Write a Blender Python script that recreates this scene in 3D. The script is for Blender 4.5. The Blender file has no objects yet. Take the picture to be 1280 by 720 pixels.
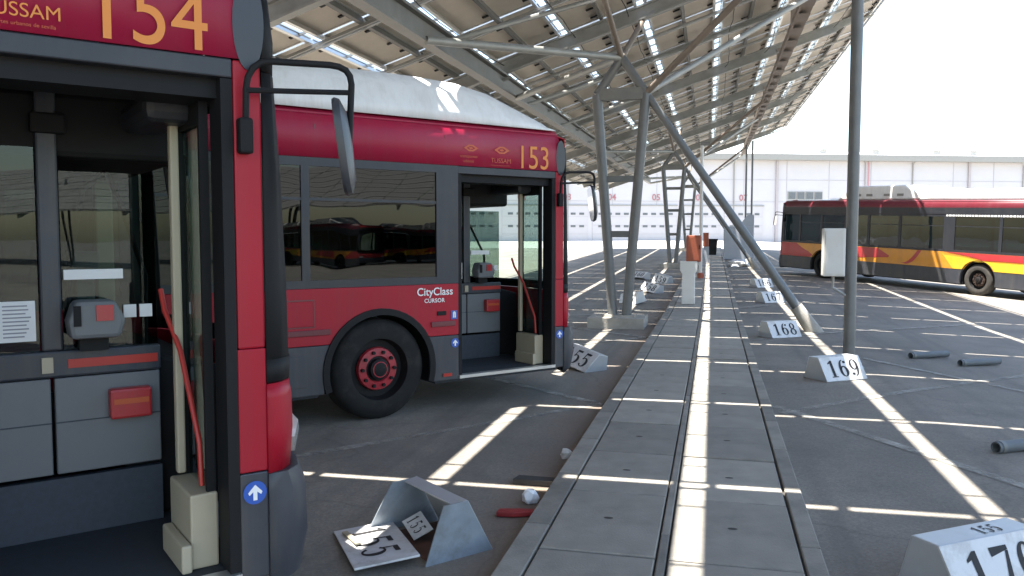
import bpy, bmesh, math, random
from mathutils import Vector, Matrix
random.seed(7)
R = math.radians
S = bpy.context.scene
C = S.collection

# ------------------------------------------------------------------ camera, sky, sun, exposure
PSI = math.atan(251.5 / 1020); PITCH = math.atan(63 / 1020)
cam = bpy.data.cameras.new("camera"); camo = bpy.data.objects.new("camera", cam); C.objects.link(camo)
cam.sensor_width = 36; cam.lens = 36 * 1020 / 1280; cam.clip_start = .05; cam.clip_end = 2000
camo.location = (0, 0, 1.7); camo.rotation_euler = (R(90) - PITCH, 0, PSI)
S.camera = camo
SUN = Vector((.225, .10, -1)).normalized()
W = bpy.data.worlds.new("World"); S.world = W; W.use_nodes = True
wn = W.node_tree.nodes; wl = W.node_tree.links
bg = wn['Background']; sky = wn.new('ShaderNodeTexSky'); sky.sky_type = 'NISHITA'; sky.sun_disc = False
sky.sun_elevation = math.asin(-SUN.z); sky.sun_rotation = math.atan2(-SUN.x, -SUN.y)
sky.air_density = 1.25; sky.dust_density = 1.2; sky.ozone_density = .4
wl.new(sky.outputs[0], bg.inputs[0]); bg.inputs[1].default_value = .115
sl = bpy.data.lights.new("sun", 'SUN'); so = bpy.data.objects.new("sun", sl); C.objects.link(so)
sl.energy = 5.0; sl.angle = R(.4); sl.color = (1, .955, .88)
so.rotation_euler = SUN.to_track_quat('-Z', 'Y').to_euler(); so.location = (-5, -5, 40)
S.view_settings.view_transform = 'Standard'; S.view_settings.look = 'None'
S.view_settings.exposure = 2.25; S.view_settings.gamma = 1; S.view_settings.use_curve_mapping = False
S.render.engine = 'CYCLES'
S.cycles.max_bounces = 10; S.cycles.diffuse_bounces = 5; S.cycles.transparent_max_bounces = 16

# ------------------------------------------------------------------ materials
MATS = {}
def pm(name, col, rough=.6, metal=0., var=.12, scale=4., bump=0., bscale=60., spec=.5, coat=0.,
       dirt=None, dirt_amt=.0, dirt_scale=1.2, transl=0.):
    m = bpy.data.materials.new(name); m.use_nodes = True; MATS[name] = m
    n, l = m.node_tree.nodes, m.node_tree.links
    b = n['Principled BSDF']
    b.inputs['Roughness'].default_value = rough; b.inputs['Metallic'].default_value = metal
    b.inputs['Specular IOR Level'].default_value = spec; b.inputs['Coat Weight'].default_value = coat
    tc = n.new('ShaderNodeTexCoord')
    nz = n.new('ShaderNodeTexNoise'); nz.inputs['Scale'].default_value = scale; nz.inputs['Detail'].default_value = 6
    nz.inputs['Roughness'].default_value = .62
    l.new(tc.outputs['Object'], nz.inputs['Vector'])
    rp = n.new('ShaderNodeValToRGB'); rp.color_ramp.elements[0].position = .3; rp.color_ramp.elements[1].position = .72
    rp.color_ramp.elements[0].color = [max(0, c * (1 - var)) for c in col] + [1]
    rp.color_ramp.elements[1].color = [min(1, c * (1 + var)) for c in col] + [1]
    l.new(nz.outputs['Fac'], rp.inputs['Fac'])
    out = rp.outputs['Color']
    if dirt:
        n2 = n.new('ShaderNodeTexNoise'); n2.inputs['Scale'].default_value = dirt_scale; n2.inputs['Detail'].default_value = 8
        n2.inputs['Roughness'].default_value = .7
        l.new(tc.outputs['Object'], n2.inputs['Vector'])
        r2 = n.new('ShaderNodeValToRGB'); r2.color_ramp.elements[0].position = .48; r2.color_ramp.elements[1].position = .72
        r2.color_ramp.elements[0].color = (0, 0, 0, 1); r2.color_ramp.elements[1].color = (dirt_amt,) * 3 + (1,)
        l.new(n2.outputs['Fac'], r2.inputs['Fac'])
        mx = n.new('ShaderNodeMix'); mx.data_type = 'RGBA'
        l.new(r2.outputs['Color'], mx.inputs['Factor']); l.new(out, mx.inputs['A']); mx.inputs['B'].default_value = (*dirt, 1)
        out = mx.outputs['Result']
    l.new(out, b.inputs['Base Color'])
    mr = n.new('ShaderNodeMapRange'); mr.inputs['To Min'].default_value = max(0, rough - .1); mr.inputs['To Max'].default_value = min(1, rough + .1)
    l.new(nz.outputs['Fac'], mr.inputs['Value']); l.new(mr.outputs['Result'], b.inputs['Roughness'])
    if bump:
        nb = n.new('ShaderNodeTexNoise'); nb.inputs['Scale'].default_value = bscale; nb.inputs['Detail'].default_value = 4
        l.new(tc.outputs['Object'], nb.inputs['Vector'])
        bp = n.new('ShaderNodeBump'); bp.inputs['Strength'].default_value = bump; bp.inputs['Distance'].default_value = .01
        l.new(nb.outputs['Fac'], bp.inputs['Height']); l.new(bp.outputs['Normal'], b.inputs['Normal'])
    if transl:
        tr = n.new('ShaderNodeBsdfTranslucent'); tr.inputs['Color'].default_value = (*col, 1)
        mxs = n.new('ShaderNodeMixShader'); mxs.inputs[0].default_value = transl
        l.new(b.outputs[0], mxs.inputs[1]); l.new(tr.outputs[0], mxs.inputs[2])
        l.new(mxs.outputs[0], n['Material Output'].inputs['Surface'])
    return m

def glass(name, tint, ior=1.5, rough=.0):
    m = bpy.data.materials.new(name); m.use_nodes = True; MATS[name] = m
    n, l = m.node_tree.nodes, m.node_tree.links
    n.remove(n['Principled BSDF'])
    t = n.new('ShaderNodeBsdfTransparent'); t.inputs[0].default_value = (*tint, 1)
    g = n.new('ShaderNodeBsdfGlossy'); g.inputs['Roughness'].default_value = rough; g.inputs[0].default_value = (.9, .95, .95, 1)
    lw = n.new('ShaderNodeLayerWeight'); lw.inputs[0].default_value = .5
    pw_ = n.new('ShaderNodeMath'); pw_.operation = 'POWER'; pw_.inputs[1].default_value = 4.5; l.new(lw.outputs['Facing'], pw_.inputs[0])
    f = n.new('ShaderNodeMath'); f.operation = 'MULTIPLY_ADD'; f.inputs[1].default_value = .92; f.inputs[2].default_value = .032; l.new(pw_.outputs[0], f.inputs[0])
    tc = n.new('ShaderNodeTexCoord'); nz = n.new('ShaderNodeTexNoise'); nz.inputs['Scale'].default_value = 1.6; nz.inputs['Detail'].default_value = 1
    bp = n.new('ShaderNodeBump'); bp.inputs['Strength'].default_value = .05; bp.inputs['Distance'].default_value = .05
    l.new(tc.outputs['Object'], nz.inputs['Vector']); l.new(nz.outputs['Fac'], bp.inputs['Height']); l.new(bp.outputs[0], g.inputs['Normal'])
    x = n.new('ShaderNodeMixShader')
    l.new(f.outputs[0], x.inputs[0]); l.new(t.outputs[0], x.inputs[1]); l.new(g.outputs[0], x.inputs[2])
    l.new(x.outputs[0], n['Material Output'].inputs['Surface'])
    return m

def asphalt_mat():
    m = pm('asphalt', (.178, .160, .137), .85, var=.26, scale=.55, bump=.35, bscale=140,
           dirt=(.27, .245, .208), dirt_amt=.8, dirt_scale=.5)
    n, l = m.node_tree.nodes, m.node_tree.links; b = n['Principled BSDF']
    src = b.inputs['Base Color'].links[0].from_socket
    tc = n.new('ShaderNodeTexCoord')
    sp = n.new('ShaderNodeTexVoronoi'); sp.inputs['Scale'].default_value = 70
    l.new(tc.outputs['Object'], sp.inputs['Vector'])
    r = n.new('ShaderNodeValToRGB'); r.color_ramp.elements[0].color = (.72, .72, .72, 1); r.color_ramp.elements[1].color = (1.25, 1.24, 1.2, 1)
    l.new(sp.outputs['Color'], r.inputs['Fac'])
    mu = n.new('ShaderNodeMix'); mu.data_type = 'RGBA'; mu.blend_type = 'MULTIPLY'; mu.inputs['Factor'].default_value = .7
    l.new(src, mu.inputs['A']); l.new(r.outputs['Color'], mu.inputs['B'])
    # reddish silt washed along the kerb and oil stains in the bays
    sx = n.new('ShaderNodeSeparateXYZ'); l.new(tc.outputs['Object'], sx.inputs[0])
    nz = n.new('ShaderNodeTexNoise'); nz.inputs['Scale'].default_value = 1.1; nz.inputs['Detail'].default_value = 6; l.new(tc.outputs['Object'], nz.inputs['Vector'])
    ad = n.new('ShaderNodeMath'); ad.operation = 'MULTIPLY_ADD'; ad.inputs[1].default_value = .7; l.new(nz.outputs['Fac'], ad.inputs[0]); l.new(sx.outputs['X'], ad.inputs[2])
    mp = n.new('ShaderNodeMapRange'); mp.inputs['From Min'].default_value = -1.15; mp.inputs['From Max'].default_value = -.65
    mp.inputs['To Max'].default_value = .8
    l.new(ad.outputs[0], mp.inputs['Value'])
    lt = n.new('ShaderNodeMath'); lt.operation = 'LESS_THAN'; lt.inputs[1].default_value = -.5; l.new(sx.outputs['X'], lt.inputs[0])
    mm = n.new('ShaderNodeMath'); mm.operation = 'MULTIPLY'; l.new(mp.outputs['Result'], mm.inputs[0]); l.new(lt.outputs[0], mm.inputs[1])
    m2 = n.new('ShaderNodeMix'); m2.data_type = 'RGBA'; l.new(mm.outputs[0], m2.inputs['Factor']); l.new(mu.outputs['Result'], m2.inputs['A'])
    m2.inputs['B'].default_value = (.16, .115, .082, 1)
    no = n.new('ShaderNodeTexNoise'); no.inputs['Scale'].default_value = .42; no.inputs['Detail'].default_value = 3; l.new(tc.outputs['Object'], no.inputs['Vector'])
    ro = n.new('ShaderNodeValToRGB'); ro.color_ramp.elements[0].position = .58; ro.color_ramp.elements[1].position = .7
    ro.color_ramp.elements[0].color = (0, 0, 0, 1); ro.color_ramp.elements[1].color = (.55, .55, .55, 1); l.new(no.outputs['Fac'], ro.inputs['Fac'])
    m3 = n.new('ShaderNodeMix'); m3.data_type = 'RGBA'; l.new(ro.outputs['Color'], m3.inputs['Factor']); l.new(m2.outputs['Result'], m3.inputs['A'])
    m3.inputs['B'].default_value = (.075, .069, .062, 1)
    out = m3.outputs['Result']
    for ang, seed in ((-40.8, 0.), (36.4, 9.)):
        mpg = n.new('ShaderNodeMapping'); mpg.inputs['Rotation'].default_value = (0, 0, R(-ang)); mpg.inputs['Scale'].default_value = (2.6, .10, 1); mpg.inputs['Location'].default_value = (seed, seed, 0)
        l.new(tc.outputs['Object'], mpg.inputs['Vector'])
        nt = n.new('ShaderNodeTexNoise'); nt.inputs['Scale'].default_value = 1.0; nt.inputs['Detail'].default_value = 3; l.new(mpg.outputs[0], nt.inputs['Vector'])
        rt = n.new('ShaderNodeValToRGB'); rt.color_ramp.elements[0].position = .57; rt.color_ramp.elements[1].position = .72
        rt.color_ramp.elements[0].color = (0,0,0,1); rt.color_ramp.elements[1].color = (.5,.5,.5,1); l.new(nt.outputs['Fac'], rt.inputs['Fac'])
        mk = n.new('ShaderNodeMix'); mk.data_type = 'RGBA'; l.new(rt.outputs['Color'], mk.inputs['Factor']); l.new(out, mk.inputs['A']); mk.inputs['B'].default_value = (.085,.078,.070,1)
        out = mk.outputs['Result']
    vo = n.new('ShaderNodeTexVoronoi'); vo.feature = 'DISTANCE_TO_EDGE'; vo.inputs['Scale'].default_value = .33
    nw = n.new('ShaderNodeTexNoise'); nw.inputs['Scale'].default_value = 1.3; nw.inputs['Detail'].default_value = 5; l.new(tc.outputs['Object'], nw.inputs['Vector'])
    va = n.new('ShaderNodeVectorMath'); va.operation = 'ADD'; l.new(tc.outputs['Object'], va.inputs[0]); l.new(nw.outputs['Color'], va.inputs[1]); l.new(va.outputs[0], vo.inputs['Vector'])
    rc = n.new('ShaderNodeValToRGB'); rc.color_ramp.elements[0].position = .0; rc.color_ramp.elements[1].position = .006
    rc.color_ramp.elements[0].color = (.3,.3,.3,1); rc.color_ramp.elements[1].color = (0,0,0,1); l.new(vo.outputs['Distance'], rc.inputs['Fac'])
    mc = n.new('ShaderNodeMix'); mc.data_type = 'RGBA'; l.new(rc.outputs['Color'], mc.inputs['Factor']); l.new(out, mc.inputs['A']); mc.inputs['B'].default_value = (.06,.055,.048,1)
    l.new(mc.outputs['Result'], b.inputs['Base Color'])
    return m
def grime(name, dust, amt):     # rain streaks and a film of road dust thickest low on the flank
    m = MATS[name]; n, l = m.node_tree.nodes, m.node_tree.links; b = n['Principled BSDF']
    src = b.inputs['Base Color'].links[0].from_socket
    tc = n.new('ShaderNodeTexCoord'); mp = n.new('ShaderNodeMapping'); mp.inputs['Scale'].default_value = (9, 9, .55); l.new(tc.outputs['Object'], mp.inputs['Vector'])
    nz = n.new('ShaderNodeTexNoise'); nz.inputs['Scale'].default_value = 1.; nz.inputs['Detail'].default_value = 6; nz.inputs['Roughness'].default_value = .7; l.new(mp.outputs[0], nz.inputs['Vector'])
    r = n.new('ShaderNodeMapRange'); r.inputs['From Min'].default_value = .45; r.inputs['From Max'].default_value = .8; r.inputs['To Max'].default_value = amt; l.new(nz.outputs['Fac'], r.inputs['Value'])
    sx = n.new('ShaderNodeSeparateXYZ'); l.new(tc.outputs['Object'], sx.inputs[0])
    h = n.new('ShaderNodeMapRange'); h.inputs['From Min'].default_value = 1.3; h.inputs['From Max'].default_value = .25; h.inputs['To Max'].default_value = amt*.8; l.new(sx.outputs['Z'], h.inputs['Value'])
    n3 = n.new('ShaderNodeTexNoise'); n3.inputs['Scale'].default_value = 7; n3.inputs['Detail'].default_value = 7; l.new(tc.outputs['Object'], n3.inputs['Vector'])
    hm = n.new('ShaderNodeMath'); hm.operation = 'MULTIPLY'; l.new(h.outputs[0], hm.inputs[0]); l.new(n3.outputs['Fac'], hm.inputs[1])
    ad = n.new('ShaderNodeMath'); ad.operation = 'ADD'; ad.use_clamp = True; l.new(r.outputs[0], ad.inputs[0]); l.new(hm.outputs[0], ad.inputs[1])
    mx = n.new('ShaderNodeMix'); mx.data_type = 'RGBA'; l.new(ad.outputs[0], mx.inputs['Factor']); l.new(src, mx.inputs['A']); mx.inputs['B'].default_value = (*dust, 1)
    l.new(mx.outputs['Result'], b.inputs['Base Color'])
    bp = n.new('ShaderNodeBump'); bp.inputs['Strength'].default_value = .12; bp.inputs['Distance'].default_value = .03
    n4 = n.new('ShaderNodeTexNoise'); n4.inputs['Scale'].default_value = 1.8; n4.inputs['Detail'].default_value = 1; l.new(tc.outputs['Object'], n4.inputs['Vector'])
    l.new(n4.outputs['Fac'], bp.inputs['Height']); l.new(bp.outputs[0], b.inputs['Normal'])
asphalt_mat()
pm('slab', (.265, .243, .208), .85, var=.16, scale=2.2, bump=.25, bscale=90, dirt=(.165, .152, .13), dirt_amt=.75, dirt_scale=1.7)
pm('kerb', (.225, .206, .176), .85, var=.2, scale=3, bump=.3, bscale=80, dirt=(.09, .085, .078), dirt_amt=.7)
pm('joint', (.05, .046, .04), .95, var=.3, scale=8)
pm('apron', (.34, .32, .29), .85, var=.1, scale=.3, dirt=(.3, .28, .25), dirt_amt=.6, dirt_scale=.15)
pm('old_paint', (.36, .34, .30), .8, var=.3, scale=5, dirt=(.22, .20, .17), dirt_amt=.95, dirt_scale=3.5)
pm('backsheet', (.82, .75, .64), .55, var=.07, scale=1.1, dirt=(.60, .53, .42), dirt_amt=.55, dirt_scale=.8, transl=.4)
pm('backsheet_dimmed', (.22, .205, .18), .6, var=.1)  # darkened opaque copy of backsheet, keeps the reflected canopies dim
pm('wall_joint', (.34, .325, .33), .7, var=.05)
pm('cells', (.012, .016, .04), .15, var=.2)
pm('alu', (.62, .62, .60), .38, .75, var=.1)
pm('galv', (.30, .305, .29), .5, .35, var=.16, scale=3, dirt=(.2, .19, .165), dirt_amt=.5)
pm('galv_dark', (.175, .175, .165), .55, .3, var=.18, scale=3, dirt=(.16, .13, .10), dirt_amt=.5)
pm('steel_col', (.14, .145, .145), .48, .35, var=.14, scale=4, dirt=(.20, .19, .175), dirt_amt=.45)
pm('steel_brown', (.20, .165, .135), .6, .2, var=.2, scale=2)
pm('concrete', (.34, .315, .275), .9, var=.18, scale=4, bump=.4, bscale=40, dirt=(.2, .17, .13), dirt_amt=.7)
pm('black', (.010, .010, .011), .65, var=.2, spec=.25)
pm('rubber', (.013, .013, .013), .8, spec=.3, var=.3, scale=9, dirt=(.06, .052, .045), dirt_amt=.5, dirt_scale=5)
pm('rubber_dusty', (.045, .041, .036), .9, var=.3, scale=9)
pm('bus_red', (.36, .006, .022), .42, var=.1, scale=1.2, spec=.3, dirt=(.30, .02, .03), dirt_amt=.35)
pm('bus_red_sky', (.32, .008, .040), .42, var=.1, scale=1.2, spec=.3, dirt=(.26, .02, .04), dirt_amt=.35)  # bus red with the purple of reflected sky put into the roof band
pm('bus_slate', (.030, .036, .050), .42, var=.15, scale=2, dirt=(.10, .09, .08), dirt_amt=.4)
pm('bus_band', (.018, .021, .029), .45, var=.15, scale=2, dirt=(.06, .057, .053), dirt_amt=.4)
pm('bus_white', (.74, .74, .73), .45, var=.05, scale=1.5, dirt=(.55, .52, .47), dirt_amt=.4, dirt_scale=1.4)
pm('orange_print', (.66, .22, .03), .5, var=.05)
pm('orange_dim', (.50, .09, .025), .5, var=.05)
pm('white_print', (.8, .8, .8), .5, var=.04)
pm('sign_blue', (.03, .10, .42), .4, var=.05)
pm('panel_grey', (.145, .152, .16), .5, var=.06, scale=2, dirt=(.11, .11, .11), dirt_amt=.5)
pm('panel_blue', (.040, .050, .066), .7, var=.2, scale=30)
pm('mat_floor', (.028, .033, .042), .8, var=.25, scale=25)
pm('cream', (.42, .365, .26), .5, var=.06)
pm('lining', (.15, .13, .08), .6, var=.1)
pm('paper', (.78, .77, .76), .8, var=.03)
pm('print_grey', (.3, .3, .33), .8, var=.1)
pm('mirror_back', (.03, .033, .04), .35, var=.1)
pm('mirror', (.8, .8, .8), .03, 1., var=.01)
pm('lamp_glass', (.75, .74, .70), .12, .3, var=.05)
pm('wheel_red', (.36, .018, .03), .5, var=.2, scale=8, dirt=(.10, .03, .025), dirt_amt=.5, dirt_scale=6)
pm('seat_red', (.20, .015, .02), .85, var=.2, scale=20)
pm('rail_red', (.42, .03, .02), .4, var=.05)
pm('seat_green', (.03, .16, .10), .7, var=.15)
pm('plate_white', (.60, .60, .60), .5, var=.07, scale=4, dirt=(.26, .24, .21), dirt_amt=.75, dirt_scale=4.5)
pm('housing', (.44, .45, .46), .42, .25, var=.1, scale=3, dirt=(.3, .28, .26), dirt_amt=.5, dirt_scale=3)
pm('housing_blue', (.27, .31, .35), .45, .3, var=.2, scale=5, dirt=(.15, .14, .125), dirt_amt=.75, dirt_scale=3)
pm('rust', (.10, .05, .035), .9, var=.4, scale=8)
pm('stencil', (.014, .014, .016), .7, var=.2)
pm('box_white', (.62, .61, .58), .5, var=.05, dirt=(.45, .42, .36), dirt_amt=.5, dirt_scale=2)
pm('cabinet_orange', (.30, .075, .035), .5, var=.12)
pm('cabinet_grey', (.33, .35, .38), .55, var=.05)
pm('pipe_grey', (.11, .12, .125), .6, var=.15, scale=6)
pm('wall_white', (.43, .415, .42), .7, var=.04, scale=.3)
pm('door_white', (.40, .385, .39), .6, var=.04, scale=.5)
pm('pilaster', (.33, .30, .30), .7, var=.08)
pm('trim_red', (.38, .20, .21), .6, var=.05)
pm('eave', (.24, .235, .215), .7, var=.06)
pm('roof_white', (.82, .82, .82), .5, var=.03)
pm('win_dark', (.09, .10, .11), .3, var=.1)
pm('number_red', (.30, .13, .14), .7, var=.05)
pm('stone', (.55, .52, .47), .9, var=.2, scale=12, bump=.5)
pm('red_scrap', (.28, .02, .02), .6, var=.2, scale=12)
pm('maroon', (.13, .012, .022), .4, var=.1, coat=.2)
pm('livery_red', (.42, .025, .03), .4, var=.08, coat=.2)
pm('livery_amber', (.62, .25, .015), .4, var=.08, coat=.2)
pm('livery_yellow', (.72, .46, .02), .4, var=.06, coat=.2)
pm('hub_rust', (.05, .03, .022), .8, var=.4, scale=9)
glass('glass_side', (.045, .075, .066)); glass('glass_clear', (.66, .74, .70)); glass('glass_partition', (.42, .50, .47)); glass('glass_green', (.15, .28, .23)); glass('glass_yellow_bus', (.07, .105, .11))

for nm_, du_, am_ in (('bus_red',(.17,.05,.045),.24),('bus_red_sky',(.22,.07,.08),.24),('bus_slate',(.11,.097,.083),.42),('bus_band',(.06,.057,.053),.22),('bus_white',(.42,.38,.32),.45),('livery_amber',(.25,.15,.06),.3),('livery_yellow',(.3,.2,.08),.3),('livery_red',(.16,.07,.06),.3),('maroon',(.14,.07,.07),.3)): grime(nm_, du_, am_)
def worn(name, lo, hi, scale):
    m = MATS[name]; n, l = m.node_tree.nodes, m.node_tree.links
    tc = n.new('ShaderNodeTexCoord'); nz = n.new('ShaderNodeTexNoise'); nz.inputs['Scale'].default_value = scale; nz.inputs['Detail'].default_value = 9; nz.inputs['Roughness'].default_value = .75
    l.new(tc.outputs['Object'], nz.inputs['Vector'])
    r = n.new('ShaderNodeMapRange'); r.inputs['From Min'].default_value = lo; r.inputs['From Max'].default_value = hi; l.new(nz.outputs['Fac'], r.inputs['Value'])
    t = n.new('ShaderNodeBsdfTransparent'); x = n.new('ShaderNodeMixShader'); l.new(r.outputs[0], x.inputs[0])
    l.new(t.outputs[0], x.inputs[1]); l.new(n['Principled BSDF'].outputs[0], x.inputs[2]); l.new(x.outputs[0], n['Material Output'].inputs['Surface'])
worn('old_paint', .33, .66, 2.4)
for nm_ in ('slab', 'kerb', 'backsheet'):     # every piece weathers a little differently
    m = MATS[nm_]; n, l = m.node_tree.nodes, m.node_tree.links; b = n['Principled BSDF']; src = b.inputs['Base Color'].links[0].from_socket
    oi = n.new('ShaderNodeObjectInfo'); mr = n.new('ShaderNodeMapRange'); mr.inputs['To Min'].default_value = .82 if nm_ != 'backsheet' else .93; mr.inputs['To Max'].default_value = 1.15 if nm_ != 'backsheet' else 1.05
    l.new(oi.outputs['Random'], mr.inputs['Value']); mx = n.new('ShaderNodeMix'); mx.data_type = 'RGBA'; mx.blend_type = 'MULTIPLY'; mx.inputs['Factor'].default_value = 1
    l.new(src, mx.inputs['A']); l.new(mr.outputs[0], mx.inputs['B']); l.new(mx.outputs['Result'], b.inputs['Base Color'])
# ------------------------------------------------------------------ mesh helpers
class MB:
    def __init__(s, tf=None): s.v = []; s.f = []; s.m = []; s.tf = tf; s.cur = 0
    def add(s, vs, fs):
        o = len(s.v); s.v += [tuple(x) for x in vs]
        s.f += [tuple(i + o for i in f) for f in fs]; s.m += [s.cur] * len(fs); return s
    def box(s, x0, x1, y0, y1, z0, z1):
        return s.add([(x0,y0,z0),(x1,y0,z0),(x1,y1,z0),(x0,y1,z0),(x0,y0,z1),(x1,y0,z1),(x1,y1,z1),(x0,y1,z1)],
                     [(3,2,1,0),(4,5,6,7),(0,1,5,4),(1,2,6,5),(2,3,7,6),(3,0,4,7)])
    def bar(s, p, q, w, h, up=(0,0,1)):
        p, q = Vector(p), Vector(q); d = (q - p).normalized(); a = d.cross(Vector(up))
        if a.length < 1e-4: a = d.cross(Vector((1,0,0)))
        a.normalize(); b = a.cross(d); vs = []
        for e in (p, q):
            for i, j in ((-1,-1),(1,-1),(1,1),(-1,1)): vs.append(e + a*(w/2*i) + b*(h/2*j))
        return s.add(vs, [(0,1,2,3),(7,6,5,4),(4,5,1,0),(5,6,2,1),(6,7,3,2),(7,4,0,3)])
    def tube(s, pts, r, n=10, r1=None):
        pts = [Vector(p) for p in pts]; rings = []; prev = None
        for i, p in enumerate(pts):
            d = (pts[min(i+1,len(pts)-1)] - pts[max(i-1,0)]).normalized()
            a = d.cross(Vector((0,0,1))) if prev is None else d.cross(prev.cross(d))
            if prev is None and a.length < 1e-3: a = Vector((1,0,0))
            if prev is not None: a = prev - d * prev.dot(d)
            a.normalize(); prev = a; b = d.cross(a)
            rr = r if r1 is None else r + (r1 - r) * i / (len(pts)-1)
            rings.append([p + a*(rr*math.cos(2*math.pi*k/n)) + b*(rr*math.sin(2*math.pi*k/n)) for k in range(n)])
        vs = [v for rg in rings for v in rg]; fs = []
        for i in range(len(rings)-1):
            for k in range(n): fs.append((i*n+k, i*n+(k+1)%n, (i+1)*n+(k+1)%n, (i+1)*n+k))
        fs.append(tuple(range(n-1,-1,-1))); fs.append(tuple((len(rings)-1)*n+k for k in range(n)))
        return s.add(vs, fs)
    def prism(s, poly, fn, a, b):
        n = len(poly); vs = [fn(p[0],p[1],a) for p in poly] + [fn(p[0],p[1],b) for p in poly]
        return s.add(vs, [tuple(range(n-1,-1,-1)), tuple(range(n,2*n))] + [(i,(i+1)%n,n+(i+1)%n,n+i) for i in range(n)])
    def flat(s, poly, fn): return s.add([fn(*p) for p in poly], [tuple(range(len(poly)))])
    def lathe(s, prof, n=32, c=(0,0,0)):     # prof: (radius, y) about the local y axis
        vs = []; fs = []
        for r, y in prof:
            for k in range(n):
                t = 2*math.pi*k/n; vs.append((c[0]+r*math.cos(t), c[1]+y, c[2]+r*math.sin(t)))
        for i in range(len(prof)-1):
            for k in range(n): fs.append((i*n+k, i*n+(k+1)%n, (i+1)*n+(k+1)%n, (i+1)*n+k))
        fs.append(tuple(range(n))); fs.append(tuple((len(prof)-1)*n+k for k in range(n-1,-1,-1)))
        return s.add(vs, fs)
    def grid(s, rows):
        n = len(rows[0]); vs = [p for r in rows for p in r]
        return s.add(vs, [(i*n+j, i*n+j+1, (i+1)*n+j+1, (i+1)*n+j) for i in range(len(rows)-1) for j in range(n-1)])
    def mesh(s, name, mats, smooth=False):
        me = bpy.data.meshes.new(name)
        vs = s.v if s.tf is None else [tuple(s.tf @ Vector(v)) for v in s.v]
        me.from_pydata(vs, [], s.f)
        for x in (mats if isinstance(mats, (list, tuple)) else [mats]): me.materials.append(MATS[x])
        me.polygons.foreach_set('material_index', s.m)
        if smooth: me.polygons.foreach_set('use_smooth', [True]*len(me.polygons))
        me.validate(); me.update()
        bm = bmesh.new(); bm.from_mesh(me); bmesh.ops.recalc_face_normals(bm, faces=bm.faces); bm.to_mesh(me); bm.free()
        return me
    def build(s, name, mats, parent=None, smooth=False, bevel=0, solid=0, kind=None):
        return link(name, s.mesh(name, mats, smooth), parent, bevel, solid, smooth, kind)
def link(name, me, parent=None, bevel=0, solid=0, smooth=False, kind=None):
    o = bpy.data.objects.new(name, me); C.objects.link(o)
    if parent: o.parent = parent
    if solid:
        md = o.modifiers.new('solid', 'SOLIDIFY'); md.thickness = solid; md.offset = 0
    if bevel:
        md = o.modifiers.new('bevel', 'BEVEL'); md.width = bevel; md.segments = 2; md.limit_method = 'ANGLE'; md.angle_limit = R(40)
    if smooth and hasattr(me, 'set_sharp_from_angle'): me.set_sharp_from_angle(angle=R(38))
    if kind: o['kind'] = kind
    return o
def empty(name, loc=(0,0,0), rz=0):
    o = bpy.data.objects.new(name, None); C.objects.link(o); o.location = loc; o.rotation_euler = (0,0,rz); o.empty_display_size = .2; return o
def tag(o, label, cat, group=None):
    o['label'] = label; o['category'] = cat
    if group: o['group'] = group
    return o
def text_mesh(txt, size, bold=0., align='LEFT', space=1.0):
    cu = bpy.data.curves.new('lettering', 'FONT'); cu.body = txt; cu.size = size; cu.offset = bold; cu.align_x = align; cu.space_character = space
    ob = bpy.data.objects.new('lettering', cu); C.objects.link(ob)
    bpy.context.view_layer.update()
    me = bpy.data.meshes.new_from_object(ob.evaluated_get(bpy.context.evaluated_depsgraph_get()))
    C.objects.unlink(ob); bpy.data.objects.remove(ob); bpy.data.curves.remove(cu)
    return me
def lettering(txt, size, matn, parent, mtx, bold=0., align='LEFT', space=1., sx=1., name='lettering'):
    me = text_mesh(txt, size, bold, align, space); me.materials.clear(); me.materials.append(MATS[matn])
    me.transform(mtx @ Matrix.Diagonal((sx,1,1,1))); return link(name, me, parent)
def frame_mtx(o, ex, ey):
    ex, ey = Vector(ex).normalized(), Vector(ey).normalized(); ez = ex.cross(ey)
    return Matrix(((ex.x,ey.x,ez.x,o[0]),(ex.y,ey.y,ez.y,o[1]),(ex.z,ey.z,ez.z,o[2]),(0,0,0,1)))

# ------------------------------------------------------------------ ground
def g(x, y):
    r = 0. if y < 18 else (.02*(y-18) if y < 60 else .84 + (min(y,100)-60)*.0115)
    return r - .035*max(0., min(x-2, 10.))
xs = [-500,-200,-80,-40,-20,-10,-5,-2,0,2,4,6,8,10,12,20,40,80,200,500]
ys = [-300,-100,-40,-15,0,6,12,18,24,30,36,42,48,54,60,70,80,90,100,130,200,400,900]
m = MB(); m.grid([[(x,y,g(x,y)) for x in xs] for y in ys])
ground = m.build('ground', 'asphalt'); ground['kind'] = 'structure'; ground['label'] = 'grey worn asphalt yard of the bus depot'
def gstrip(p, q, w, lift, n=12):
    p, q = Vector((p[0],p[1])), Vector((q[0],q[1])); d = (q-p).normalized(); a = Vector((-d.y,d.x))*(w/2); rows = []
    for i in range(n+1):
        c = p + (q-p)*(i/n); rows.append([(c.x-a.x,c.y-a.y,g(c.x-a.x,c.y-a.y)+lift),(c.x+a.x,c.y+a.y,g(c.x+a.x,c.y+a.y)+lift)])
    return rows
BL = [((-5.6,2.55),(-1.12,8.2)), ((-3.4,10.1),(-1.06,8.2)), ((.62,8.55),(2.75,5.1)), ((.66,8.2),(5.2,13.0)), ((1.9,12.5),(4.2,9.2)),
      ((-5.6,8.3),(-1.12,13.9)), ((-3.4,15.8),(-1.06,13.9)), ((.66,14.0),(5.2,18.6)), ((-5.6,14.0),(-1.12,19.6)), ((.66,19.8),(4.4,24.2)), ((-5.6,20.0),(-1.12,25.6))]
for bi, (p, q) in enumerate(BL):
    m = MB(); m.grid(gstrip(p, q, .11, .004+.0012*bi)); m.build('bay_line', 'old_paint', ground)
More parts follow.
